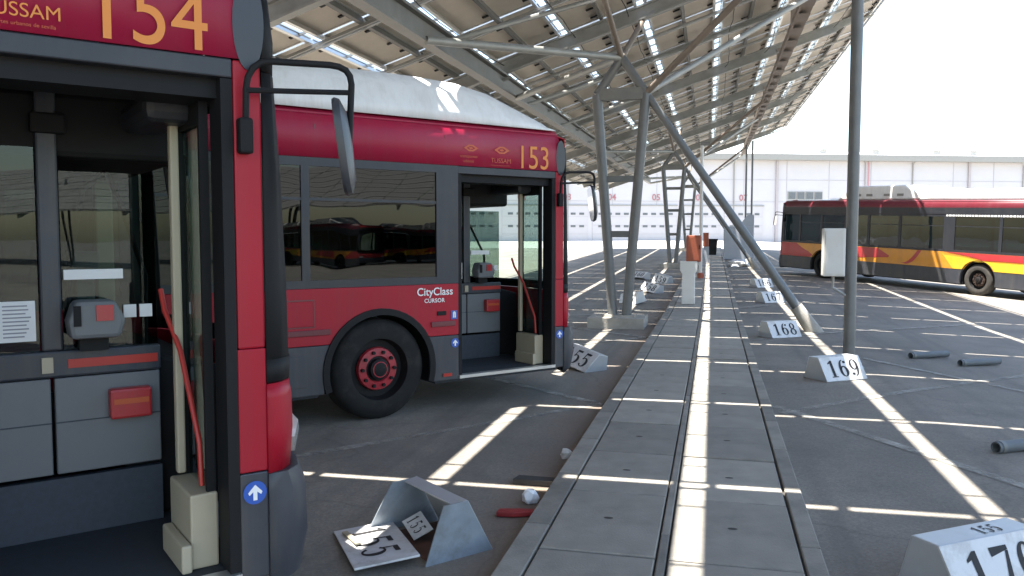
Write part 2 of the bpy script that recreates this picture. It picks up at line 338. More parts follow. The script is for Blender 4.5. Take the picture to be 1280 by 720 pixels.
m = MB(); e = Vector((math.cos(R(20)), math.sin(R(20)))); nf = Vector((e.y, -e.x)); F0 = Vector((-6.8,101.3))
xa = [-300,-120,-60,-30,-15,-8,-2,2,12,30,60,120,300]
m.grid([[(x, y, g(x,y)+.015) for x in xa] for y in (61.5,70,80,90,100,130,200,400)])
ap = m.build('pale_apron', 'apron'); ap['kind'] = 'structure'; ap['label'] = 'pale apron in front of the white shed'  # far ground, paler than the asphalt yard

# raised walkway between the two rows of bays
walk = MB()
YB = [-4,6,12,18,24,30,36,42,48,54,60,66]
walk.grid([[(-1.0,y,g(0,y)+.005),(-1.0,y,g(0,y)+.075),(.557,y,g(0,y)+.075),(.557,y,g(0,y)+.005)] for y in YB])
wk = walk.build('walkway', 'joint'); wk['kind'] = 'structure'; wk['label'] = 'raised slab walkway running between the bus bays'
slabs = {}
def slab_obj(x0, x1, y, L, name, mat, par, top=.1, key=None, jig=.0):
    w = x1-x0; k = (round(w,3), L, mat)
    if k not in slabs:
        b = MB(); i = .006
        b.add([(0,0,0),(w,0,0),(w,L,0),(0,L,0),(0,0,top-i-.02),(w,0,top-i-.02),(w,L,top-i-.02),(0,L,top-i-.02),(i,i,top-.02),(w-i,i,top-.02),(w-i,L-i,top-.02),(i,L-i,top-.02)],
              [(0,1,5,4),(1,2,6,5),(2,3,7,6),(3,0,4,7),(4,5,9,8),(5,6,10,9),(6,7,11,10),(7,4,8,11),(8,9,10,11)])
        if name == 'slab':
            b.cur = 1; hx, hy = w*.5, L*.52; b.flat([(hx+.028*math.cos(t*math.pi/5), hy+.016*math.sin(t*math.pi/5)) for t in range(10)], lambda p,q: (p,q,top-.0175))
        slabs[k] = b.mesh(name, [mat,'joint'])
    o = link(name, slabs[k], par); sl_ = (g(0,y+L)-g(0,y))/L
    o.location = (x0, y, g(0,y)+.02+random.uniform(-jig,jig)); o.rotation_euler = (math.atan(sl_)+random.uniform(-jig,jig)*.6, random.uniform(-jig,jig)*.6, 0)
    return o
for i in range(68):
    y = -2.95 + i*1.0
    slab_obj(-.852, -.262, y, .978, 'slab', 'slab', wk, jig=.006)
    slab_obj(-.196, .446, y+.0, .978, 'slab', 'slab', wk, jig=.006)
for i in range(68):
    y = -2.6 + i*1.0
    slab_obj(-1.005, -.865, y, .99, 'kerb_stone', 'kerb', wk, jig=.003)
    slab_obj(.462, .562, y, .99, 'kerb_stone', 'kerb', wk, jig=.003)
    slab_obj(-.252, -.206, y, .99, 'channel_strip', 'kerb', wk, jig=.002)

# ------------------------------------------------------------------ white maintenance shed at the far end
shed = empty('maintenance_shed', (F0.x, F0.y, 1.2), R(20)); tag(shed, 'long white maintenance shed with numbered bay doors beyond the yard', 'building')
m = MB(); m.box(-140, 140, .0, 40, -2, 10.0); m.build('wall', 'wall_white', shed)
for q in [-77+5.5*j for j in range(0,29)]:
    m = MB(); m.box(q-.035,q+.035,-.03,-.002,-1.9,9.99); m.build('panel_joint', 'wall_joint', shed)
for zz in (4.9, 7.6):
    m = MB(); m.box(-139,139,-.033,-.0315,zz,zz+.05); m.build('panel_joint', 'wall_joint', shed)
for q in (-11,9.7,33,48):
    m = MB(); m.tube([(q,-.12,-1.9),(q,-.12,9.6),(q,-.5,10.0)], .07, 8); m.build('downpipe', 'eave', shed, smooth=True)
m = MB(); m.box(-141, 141, -1.0, 41, 10.003, 10.75); m.build('eave', 'eave', shed)
m = MB(); m.prism([(-.95,10.755),(20,13.4),(41,10.755)], lambda y,z,x: (x,y,z), -141, 141); m.build('roof', 'roof_white', shed)
for q in (-26,-13,3.5,21.9,28.9,37.2,42.2,54):
    m = MB(); m.box(q-.45,q+.45,1.4,2.6,10.9,11.55); m.box(q-.6,q+.6,1.3,2.7,11.552,11.65); m.build('roof_vent', 'eave', shed)
for q in (-27.6,-16.5,15.2,26.8,40.6,55,-38):
    m = MB(); m.box(q-.14,q+.14,-.22,-.002,-2,10.0); m.build('pilaster', 'pilaster', shed)
for i, q in enumerate([-16.5+5.5*j for j in range(-3,6)]):
    d_ = MB(); d_.box(q-2.45,q+2.45,-.10,-.003,-1.5,4.35)
    dr = d_.build('bay_door', 'door_white', shed)
    m = MB()
    for zz in (.95,2.0,3.05): m.box(q-2.44,q+2.44,-.115,-.102,zz-.02,zz+.02)
    m.build('panel_seam', 'wall_joint', dr)
    for zz in (1.75, 3.25):
        for j in range(4):
            m = MB(); m.box(q-1.75+j*1.05,q-1.15+j*1.05,-.13,-.117,zz,zz+.26); m.build('window', 'win_dark', dr)
    m = MB(); m.box(q-2.6,q+2.6,-.16,-.003,4.353,4.47); m.build('door_head', 'eave', shed)
    n = i-3+1
    lettering('%02d' % (i-1) if i>0 else '00', 1.05, 'number_red', shed, frame_mtx((q-.6,-.06,5.05),(1,0,0),(0,0,1)), bold=.02, name='bay_number')
for q, w_, z0, z1 in ((16.6,4.6,5.2,6.2),(22.2,2.6,4.7,5.3),(31,6.0,4.2,4.9),(44,5.5,4.2,4.9),(52,4,4.2,4.9)):
    n = max(2,int(w_/1.1))
    for j in range(n):
        m = MB(); m.box(q+j*w_/n+.05,q+(j+1)*w_/n-.05,-.09,-.003,z0,z1); f_ = m.build('window', 'eave', shed)
        m = MB(); m.box(q+j*w_/n+.12,q+(j+1)*w_/n-.12,-.10,-.092,z0+.08,z1-.08); m.build('pane', 'win_dark', f_)
m = MB(); m.box(27,33.2,-.15,-.003,5.55,5.75); m.build('red_trim', 'trim_red', shed)
m = MB(); m.box(27,27.2,-.151,-.003,5.76,9.9); m.build('red_trim', 'trim_red', shed)

# ------------------------------------------------------------------ solar canopy
TA = math.atan(.325)
ex = Vector((math.cos(TA),0,math.sin(TA))); ey = Vector((0,1,.0167)).normalized(); ez = ex.cross(ey).normalized(); ey = ez.cross(ex)
CM = Matrix(((ex.x,ey.x,ez.x,0),(ex.y,ey.y,ez.y,0),(ex.z,ey.z,ez.z,7.0),(0,0,0,1)))
can = empty('solar_canopy'); can.matrix_world = CM
tag(can, 'tilted solar panel canopy on grey steel columns over the bus bays', 'canopy')
CI = CM.inverted()
def A(k): return (.122 + 1.659*k)/math.cos(TA)
GA = .068; PITCHY = 2.71; GB = .035; B0 = 4.70
NB0, NB1 = -4, 21
P0 = B0 + PITCHY*NB0; P1 = B0 + PITCHY*NB1
AL, AR = A(-5)+GA, A(3)-GA
pw = (A(1)-A(0)-2*GA-.03)/2; pl = PITCHY-2*GB
pb = MB(); t, r_ = .035, .028
pb.cur = 1; pb.add([(0,0,t),(pw,0,t),(pw,pl,t),(0,pl,t)], [(0,1,2,3)])
pb.cur = 2; pb.add([(0,0,0),(pw,0,0),(pw,pl,0),(0,pl,0),(0,0,t),(pw,0,t),(pw,pl,t),(0,pl,t),(r_,r_,0),(pw-r_,r_,0),(pw-r_,pl-r_,0),(r_,pl-r_,0),(r_,r_,.02),(pw-r_,r_,.02),(pw-r_,pl-r_,.02),(r_,pl-r_,.02)],
       [(0,1,5,4),(1,2,6,5),(2,3,7,6),(3,0,4,7),(0,1,9,8),(1,2,10,9),(2,3,11,10),(3,0,8,11),(8,9,13,12),(9,10,14,13),(10,11,15,14),(11,8,12,15)])
pb.cur = 0; pb.add([(r_,r_,.02),(pw-r_,r_,.02),(pw-r_,pl-r_,.02),(r_,pl-r_,.02)], [(0,1,2,3)])
pme = pb.mesh('solar_panel', ['backsheet','cells','alu'])
cells = []
CAMF = Vector((-math.sin(PSI), math.cos(PSI), 0))
for k in range(-5, 3):
    for hh in (0,1):
        for j in range(NB0, NB1):
            a = A(k)+GA+hh*(pw+.03); b = B0+PITCHY*j+GB
            w_ = CM @ Vector((a+pw/2,b+pl/2,0)); d_ = w_.dot(CAMF)
            v = 1/(d_*d_) if d_ > 2 and abs(w_.x*math.cos(PSI)+w_.y*math.sin(PSI)) < .75*d_ and (w_.z-1.7)/d_ < .42 else 0
            cells.append((v, a, b))
cells.sort(reverse=True)
for v, a, b in cells[:300]:
    o = link('solar_panel', pme, can); o.location = (a+random.uniform(-.004,.004), b, random.uniform(-.003,.003))
    o.rotation_euler = (random.uniform(-.002,.002), random.uniform(-.004,.004), 0)
rest = MB()
for v, a, b in cells[300:]:
    for vi, (f_, mi) in enumerate(zip(pb.f, pb.m)):
        pass
    o_ = len(rest.v); rest.v += [(x+a,y+b,z) for x,y,z in pb.v]; rest.f += [tuple(i+o_ for i in f_) for f_ in pb.f]; rest.m += pb.m
rest.build('solar_panels_beyond', ['backsheet','cells','alu'], can, kind='stuff')
# junction boxes and cables on the panel backs
jb = MB()
for v, a, b in cells:
    if v <= 0: continue
    for q in (.55, 1.55, 2.2):
        jb.box(a+pw-.20, a+pw-.03, b+q, b+q+.07, -.025, -.002) if random.random() < .8 else None
jb.build('junction_boxes', 'black', can, kind='stuff')
# rails along the slits, purlins along mid rows
for k in range(-5, 4):
    for sd in (-1, 1):
        if (k == 3 and sd == 1): continue
        m = MB(); c = A(k)+sd*(GA+.045); m.box(c-.028,c+.028,P0,P1,-.085,-.004); m.build('slit_rail', 'alu', can)
m = MB(); c = A(3)+.02; m.box(c-.03,c+.03,P0,P1,-.10,.05); m.build('edge_rail', 'alu', can)
for k in range(-5, 3):
    c = (A(k)+A(k+1))/2; m = MB(); m.box(c-.035,c+.035,P0,P1,-.12,-.004); m.build('purlin', 'galv_dark', can)
m = MB()
for k in range(-4, 4):
    for j in range(NB0*3, NB1*3):
        b = B0+PITCHY*j/3+PITCHY/6; m.box(A(k)-GA-.02, A(k)+GA+.02, b-.013, b+.013, -.05, -.006)
m.build('slit_brackets', 'galv', can, kind='stuff')
for j in range(NB0, NB1+1):      # slender cross rails either side of each cross gap
    b = B0+PITCHY*j
    for sd in (-1,1):
        m = MB(); m.box(AL,AR,b+sd*(GB+.035)-.022,b+sd*(GB+.035)+.022,-.17,-.122); m.build('cross_rail', 'galv', can)
RAF = [2.9, 10.55, 17.75, 22.9, 27.85, 35.4, 42.9, 50.6, 57.8]
for b in RAF:
    m = MB(); dpt = .30 if b not in (22.9,) else .16; RL, RR = AL+.35, AR-.55
    m.box(RL,RR,b-.09,b+.09,-.215,-.175); m.box(RL,RR-.9,b-.09,b+.09,-.175-dpt,-.135-dpt); m.prism([(RL,-.137-dpt),(RR-.9,-.137-dpt),(RR,-.25),(RR,-.2135),(RL,-.2135)], lambda a,c,y: (a,y,c), b-.015, b+.015)
    m.build('rafter', 'galv', can)
# longitudinal beams
def cw(X, Y): return 7.0 + .325*X + .0167*Y
def wpt(X, Y, off): return (X, Y, cw(X,Y)-off)
m = MB(CI)
m.bar(wpt(-4.6,P0,.86), wpt(-4.6,P1,.86), .22, .045); m.bar(wpt(-4.6,P0,.50), wpt(-4.6,P1,.50), .22, .045); m.bar(wpt(-4.6,P0,.68), wpt(-4.6,P1,.68), .02, .31)
m.build('main_beam', 'galv_dark', can)
m = MB(CI); YB1, YB2 = P0, P1
for sx in (-.17,.17): m.bar(wpt(1.95+sx,YB1,1.0-.325*sx), wpt(1.95+sx,YB2,1.0-.325*sx), .05, .16)
m.bar(wpt(1.95,YB1,.98), wpt(1.95,YB2,.98), .30, .012)
y = YB1+.5
while y < YB2-1:
    m.bar(wpt(1.95,y,1.06), wpt(1.95,y+.75,1.06), .33, .012); y += 1.45
m.build('channel_beam', 'steel_brown', can)
m = MB(CI)
for b in RAF:
    m.bar(wpt(1.95,b,.35), wpt(1.95,b,1.0), .14, .14, (0,1,0))
m.build('beam_hangers', 'steel_brown', can, kind='stuff')
# columns: kite-shaped twin legs on a concrete footing, braces, raking strut
for ci, Y in enumerate((15.64, 36.6, 57.3)):
    X = -1.73; z0 = g(X,Y); off = z0 if ci else 0
    zt = 4.4+off; za = 5.08+off
    m = MB(CI)
    lt, rt = (X-.46,Y,zt), (X+.46,Y,zt)
    m.tube([(X-.13,Y,z0+.22), lt], .095, 14); m.tube([(X+.13,Y,z0+.22), rt], .095, 14)
    m.tube([lt,(X,Y,za)], .085, 12); m.tube([rt,(X,Y,za)], .085, 12)
    col = m.build('column', 'steel_col', can, smooth=True)
    m = MB(CI); m.bar((X-.46,Y,zt),(X+.46,Y,zt), .16, .22); m.build('tie_plate', 'galv_dark', col)
    for fz in ((.37,.62) if ci == 0 else (.3,.55,.78)):
        zz = z0+.22+(zt-z0-.22)*fz; hw = .13+(.33)*fz
        m = MB(CI); m.bar((X-hw,Y,zz),(X+hw,Y,zz), .07, .12); m.build('rung', 'steel_col', col)
    m = MB(CI); m.box(X-.55,X+.50,Y-.5,Y+.5,z0-.05,z0+.20); m.box(X-.3,X+.3,Y-.2,Y+.2,z0+.201,z0+.225); m.build('footing', 'concrete', col, bevel=.0)
    for (bx, by, o1) in ((-4.5,Y-3.1,.9),(-4.5,Y+3.1,.9)):
        m = MB(CI); m.tube([(X,Y,za), wpt(bx,by,o1)], .07, 10); m.build('brace', 'galv', can, smooth=True)
    for (bx, by, o1) in ((1.9,Y-3.1,1.1),(1.9,Y+3.1,1.1)):
        m = MB(CI); m.tube([rt, wpt(bx,by,o1)], .06, 10); m.build('brace', 'steel_brown' if by<Y else 'galv', can, smooth=True)
    m = MB(CI); m.tube([(X,Y,za), wpt(X-.2,Y-2.4,.5)], .055, 10); m.tube([(X,Y,za), wpt(X+.2,Y+2.2,.5)], .055, 10); m.build('brace', 'steel_brown', can, smooth=True)
    if ci < 3:
        ZB = g(1.72,Y); m = MB(CI); m.tube([rt,(1.72,Y-.05,ZB+.1)], .068, 16, .085); st = m.build('raking_strut', 'steel_col', can, smooth=True)
        m = MB(CI); d_ = (Vector(rt)-Vector((1.72,Y-.05,ZB+.1))).normalized(); p_ = Vector((1.72,Y-.05,ZB+.1))
        m.tube([p_-d_*.3, p_+d_*.42], .15, 16, .11); m.build('base_sleeve', 'concrete', st, smooth=True)
# mid-height web diagonals of the left truss
for j, b in enumerate((8.2, 13.2, 20.3, 24.9, 30.5, 38, 45)):
    m = MB(CI); m.tube([wpt(-4.6,b,.8), wpt(-2.2,b+2.2,.42)], .045, 8); m.build('web_diagonal', 'galv', can, smooth=True)

m = MB(); rnd = random.Random(3)
for a_ in (A(-2)+.25, A(-1)-.3, A(0)+.22, A(1)-.25, A(2)+.2, A(-3)+.3):
    bs = RAF[1:]
    for b0_, b1_ in zip(bs[:-1], bs[1:]):
        sg = rnd.uniform(.06,.22); m.tube([(a_+rnd.uniform(-.02,.02), b0_+(b1_-b0_)*t/8, -.30-sg*math.sin(math.pi*t/8)) for t in range(9)], .009, 5)
m.build('cables', 'black', can, kind='stuff')
for b in RAF[1:]:
    for X_ in (-4.6, 1.95):
        p_ = CI @ Vector(wpt(X_,b,.62 if X_ < 0 else .8)); m = MB(); m.box(p_.x-.22,p_.x+.22,b-.10,b+.10,p_.z-.012,p_.z+.012); m.build('gusset_plate', 'galv', can)
# tall steel pole with box
p = empty('steel_pole', (1.74,11.35,0)); tag(p, 'tall grey steel pole with a white electrical box, behind number block 169', 'pole')
m = MB(); m.tube([(0,0,-.02),(0,0,6.75)], .074, 20); m.build('shaft', 'steel_col', p, smooth=True)
m = MB(); m.box(-.17,.17,-.17,.17,.0,.03); m.build('base_plate', 'galv', p)
m = MB(); m.box(-.36,-.09,-.14,.06,1.2,1.82); bx = m.build('electrical_box', 'box_white', p, bevel=.012)
m = MB(); m.box(-.335,-.115,-.152,-.142,1.23,1.79); m.build('box_door', 'box_white', bx, bevel=.004)
m = MB(); m.tube([(-.22,-.03,1.2),(-.22,-.03,1.05),(-.06,-.03,.95)], .018, 8); m.build('conduit', 'galv', p, smooth=True)
p = empty('twin_pole', (2.1,53.2,g(2.1,53.2))); tag(p, 'pair of thin grey poles standing at the far end of the canopy', 'pole')
for sx in (-.18,.18):
    m = MB(); m.tube([(sx,0,-.05),(sx,0,7.0)], .06, 12); m.build('shaft', 'steel_col', p, smooth=True)

# ------------------------------------------------------------------ buses (local: x forward from front axle, y across from the right flank, z up)
BW = 2.5; UB = -9.2; AX2 = -6.3; ARC = .56; WZ = .47
FRONT = [(2.175,0.),(2.235,.022),(2.29,.085),(2.335,.22),(2.385,.55),(2.41,.9),(2.42,1.25)]
FRONT = FRONT + [(u,BW-w) for u,w in FRONT[-2::-1]]
def frow(z, out=0., lo=0, hi=None):
    rows = []
    for u, w in FRONT[lo:hi]:
        k = (u-2.175)/.245; du = -max(0,z-1.1)*.085*k + out*min(1,k*3)
        ww = w + (0 if abs(w-1.25) < .01 else (-out*.5 if w < 1.25 else out*.5))*min(1,k*3)
        rows.append((u+du, ww, z))
    return rows
def arc_pts(uc, z_lo, z_hi, side, n=8):
    # points on the wheel arch from z_lo up to z_hi on the given side (-1 rear, +1 front)
    pts = []
    for i in range(n+1):
        z = z_lo+(z_hi-z_lo)*i/n; d = math.sqrt(max(0, ARC**2-(max(z,WZ)-WZ)**2)); pts.append((uc+side*d, z))
    return pts
def panel(bus, name, mat, poly, side, th=.045, out=0., bevel=0.):
    m = MB()
    if side == 'R': m.prism(poly, lambda u,z,w: (u,w,z), -out, th)
    else: m.prism(poly, lambda u,z,w: (u,w,z), BW-th, BW+out)
    return m.build(name, mat, bus, bevel=bevel)
def rect(a,b,z0,z1): return [(a,z0),(b,z0),(b,z1),(a,z1)]
def side_skins(bus, side, lower, mid, zl, zm, cuts, axles):
    """cuts: door openings [(u0,u1)]; panels between them, wheel arches cut round"""
    edges = sorted(cuts); segs = []; a = UB
    for c0, c1 in edges: segs.append((a,c0)); a = c1
    segs.append((a,2.175))
    for a, b in segs:
        ax = [c for c in axles if a < c < b]
        # skirt
        x = a
        for c in ax:
            pl_ = [(x,.30)] + arc_pts(c,.30,zl,-1) + [(x,zl)]; panel(bus,'skirt_panel',lower,pl_,side,bevel=.006); x = None
            if c == ax[-1]:
                pr = [(b,.30),(b,zl)] + arc_pts(c,.30,zl,1)[::-1]; panel(bus,'skirt_panel',lower,pr,side,bevel=.006)
            else:
                pr = arc_pts(c,.30,zl,1)[::-1]; nx = ax[ax.index(c)+1]
                pl2 = [(c+2.6,.30),(c+2.6,zl)] + pr; panel(bus,'skirt_panel',lower,pl2,side,bevel=.006); x = c+2.606
        if not ax: panel(bus,'skirt_panel',lower,rect(a,b,.30,zl),side,bevel=.006)
        # mid band
        low = [(a,zl+.004)]
        for c in ax:
            d0 = math.sqrt(ARC**2-(zl+.004-WZ)**2); t0 = math.atan2(zl+.004-WZ,-d0); t1 = math.atan2(zl+.004-WZ,d0)
            low += [(c+ARC*math.cos(t0+(t1-t0)*i/16), WZ+ARC*math.sin(t0+(t1-t0)*i/16)) for i in range(17)]
        low += [(b,zl+.004)]
        panel(bus,'side_panel',mid,low+[(b,zm),(a,zm)],side,bevel=.006)
        for c in ax:
            lip = MB(); y0, y1 = (-.012,.06) if side == 'R' else (BW-.06,BW+.012)
            t0, t1 = R(197), R(-17); pts = []
            for i in range(25):
                t = t0+(t1-t0)*i/24; pts.append((math.cos(t),math.sin(t)))
            rows = [[(c+(ARC-.045)*p,y0,WZ+(ARC-.045)*q),(c+(ARC+.012)*p,y0,WZ+(ARC+.012)*q),(c+(ARC+.012)*p,y1,WZ+(ARC+.012)*q)] for p,q in pts]
            lip.grid(rows); lip.build('wheel_arch', 'black', bus, solid=.01)
            tb = MB(); yi = .75 if side == 'R' else BW-.75; yo = .05 if side=='R' else BW-.05
            tb.grid([[(c+(ARC-.02)*p,yo,WZ+(ARC-.02)*q),(c+(ARC-.02)*p,yi,WZ+(ARC-.02)*q)] for p,q in pts]); tb.build('wheel_tub', 'black', bus, solid=.01)
def windows(bus, side, z0, z1, spans, gl, fr, doors=(), lo=None, sill=.07, head=.075):
    a0 = lo if lo is not None else UB; a1 = 2.175 if side == 'L' else 2.06
    m = MB(); y0, y1 = (.0,.045) if side == 'R' else (BW-.045,BW)
    cuts = sorted(doors)
    xs_ = []; a = a0
    for c0, c1 in cuts: xs_.append((a,c0)); a = c1
    if a1 - a > .05: xs_.append((a,a1))
    for a, b in xs_:
        sp = [s_ for s_ in sorted(spans) if s_[0] >= a-.01 and s_[1] <= b+.01]
        m.box(a,b,y0,y1,z0,z0+sill); m.box(a,b,y0,y1,z1-head,z1); x = a
        for s0, s1 in sp: m.box(x,s0,y0,y1,z0+sill,z1-head); x = s1
        m.box(x,b,y0,y1,z0+sill,z1-head)
    m.build('window_frame', fr, bus)
    for s0, s1 in spans:
        yc = .018 if side == 'R' else BW-.018
        q = MB(); q.box(s0-.01,s1+.01,yc-.004,yc+.004,z0+sill-.01,z1-head+.01); wp = q.build('window_pane', gl, bus)
        if s1-s0 > 1.0:
            q = MB(); ya = (.004,.017) if side == 'R' else (BW-.017,BW-.004); q.box(s0,s1,*ya,z1-head-.30,z1-head-.275); q.build('vent_rail', fr, wp)
def wheel(bus, u, side, tyre, hub, hubdark):
    y = .03 if side == 'R' else BW-.03; s_ = 1 if side == 'R' else -1
    m = MB(); pr = [(.29,.0),(.36,-.012),(.43,0.),(.465,.03),(.475,.07),(.475,.24),(.46,.275),(.40,.29),(.29,.28)]
    m.lathe([(r,y+s_*d) for r,d in pr], 44, (u,0,WZ)); m.f = m.f[:-2]; m.m = m.m[:-2]
    wh = m.build('wheel', tyre, bus, smooth=True)
    m = MB(); m.lathe([(r,y+s_*d) for r,d in [(.295,.005),(.285,.03),(.27,.10),(.20,.10),(.17,.06),(.10,.05),(.095,.0),(.06,-.015),(.001,-.016)]], 36, (u,0,WZ)); m.f = m.f[:-2]; m.m = m.m[:-2]
    rm = m.build('rim', hubdark, wh, smooth=True)
    m = MB(); m.lathe([(r,y+s_*d) for r,d in [(.205,.075),(.195,.045),(.125,.035),(.115,.055)]], 36, (u,0,WZ)); m.f = m.f[:-2]; m.m = m.m[:-2]
    m.build('hub_ring', hub, rm, smooth=True)
    m = MB()
    for i in range(10):
        t = 2*math.pi*i/10; px, pz = u+.162*math.cos(t), WZ+.162*math.sin(t); m.tube([(px,y+s_*.045,pz),(px,y+s_*.012,pz)], .017, 6)
    m.build('wheel_nuts', hubdark if hub == 'wheel_red' else hub, rm, kind='stuff')
    m = MB(); m.lathe([(.085,y+s_*.03),(.075,y-s_*.012),(.001,y-s_*.014)], 20, (u,0,WZ)); m.build('hub_cap', hub, rm, smooth=True)
def mirror_arm(bus, side):
    s_ = 1 if side == 'R' else -1; y0 = 0 if side == 'R' else BW
    def P(u,w,z): return (u, y0+s_*w, z)
    m = MB()
    m.tube([P(2.10,-.03,2.12),P(2.10,-.045,2.28),P(2.106,-.05,2.325),P(2.125,-.055,2.362),P(2.155,-.06,2.386),P(2.20,-.065,2.395),P(2.43,-.088,2.405),P(2.47,-.09,2.402),P(2.498,-.095,2.39),P(2.514,-.098,2.368),P(2.52,-.10,2.335),P(2.505,-.10,2.06)], .0135, 10)
    m.tube([P(2.10,-.05,2.275),P(2.515,-.098,2.30)], .011, 8)
    ma = m.build('mirror_arm', 'black', bus, smooth=True)
    m = MB(); y1, y2 = sorted((y0-s_*.055,y0+s_*.0)); m.box(2.07,2.125,y1,y2,2.03,2.17); m.build('mirror_bracket', 'black', ma, bevel=.01)
    m = MB(); pts = []
    for i in range(20):
        t = 2*math.pi*i/20; cx, cz = math.cos(t), math.sin(t)
        pts.append((.115*math.copysign(abs(cx)**.6,cx), .20*math.copysign(abs(cz)**.6,cz)))
    c0 = Vector(P(2.465,-.12,2.07)); ea = Vector((.46,s_*.89,0)).normalized(); eb = Vector((-.14,0,1)).normalized(); en = ea.cross(eb)*s_
    fwd = Vector((.89,-s_*.46,.1)).normalized()
    rows = [[c0+ea*p*k+eb*q*k+fwd*d for p,q in pts+[pts[0]]] for k,d in ((.97,-.012),(1,.0),(.96,.018),(.7,.038),(.01,.045))]
    m.grid(rows); mh = m.build('mirror_housing', 'mirror_back', ma, smooth=True)
    m = MB(); m.flat([(c0+ea*p*.95+eb*q*.95+fwd*-.0125)[:] for p,q in pts], lambda x,y,z: (x,y,z)); m.build('mirror_glass', 'mirror', mh)
def round_sign(bus, u, z, r=.052):
    m = MB(); m.flat([(u+r*math.cos(t*math.pi/14), z+r*math.sin(t*math.pi/14)) for t in range(28)], lambda a,b: (a,-.0055 if u < 2.06 else -.0055,b))
    s_ = m.build('arrow_sign', 'sign_blue', bus)
    k = r/.052
    m = MB(); m.flat([(u+a*k,z+b*k) for a,b in ((-.009,-.034),(.009,-.034),(.009,.004),(.026,-.010),(.032,.002),(0,.036),(-.032,.002),(-.026,-.010),(-.009,.004))], lambda a,b: (a,-.008,b)); m.build('arrow', 'white_print', s_)
def emblem(bus, u, z, s_, mat):
    m = MB(); Y = lambda a,b: (a,-.009,b)
    out = [(u-s_,z),(u-.3*s_,z+.38*s_),(u+.3*s_,z+.38*s_),(u+s_,z),(u+.3*s_,z-.38*s_),(u-.3*s_,z-.38*s_)]
    inn = [(u-.55*s_,z),(u-.2*s_,z+.2*s_),(u+.2*s_,z+.2*s_),(u+.55*s_,z),(u+.2*s_,z-.2*s_),(u-.2*s_,z-.2*s_)]
    vs = [Y(*p) for p in out+inn]; m.add(vs, [(i,(i+1)%6,6+(i+1)%6,6+i) for i in range(6)])
    m.flat([(u-.35*s_,z+.05*s_),(u+.1*s_,z+.14*s_),(u+.35*s_,z-.05*s_),(u-.1*s_,z-.14*s_)], Y)
    m.build('emblem', mat, bus)
TXT = lambda u, z: frame_mtx((u,-.009,z),(1,0,0),(0,0,1))
TOPR = [(.0,2.402),(.0,2.62),(.012,2.70),(.045,2.78),(.12,2.84),(.3,2.872)]
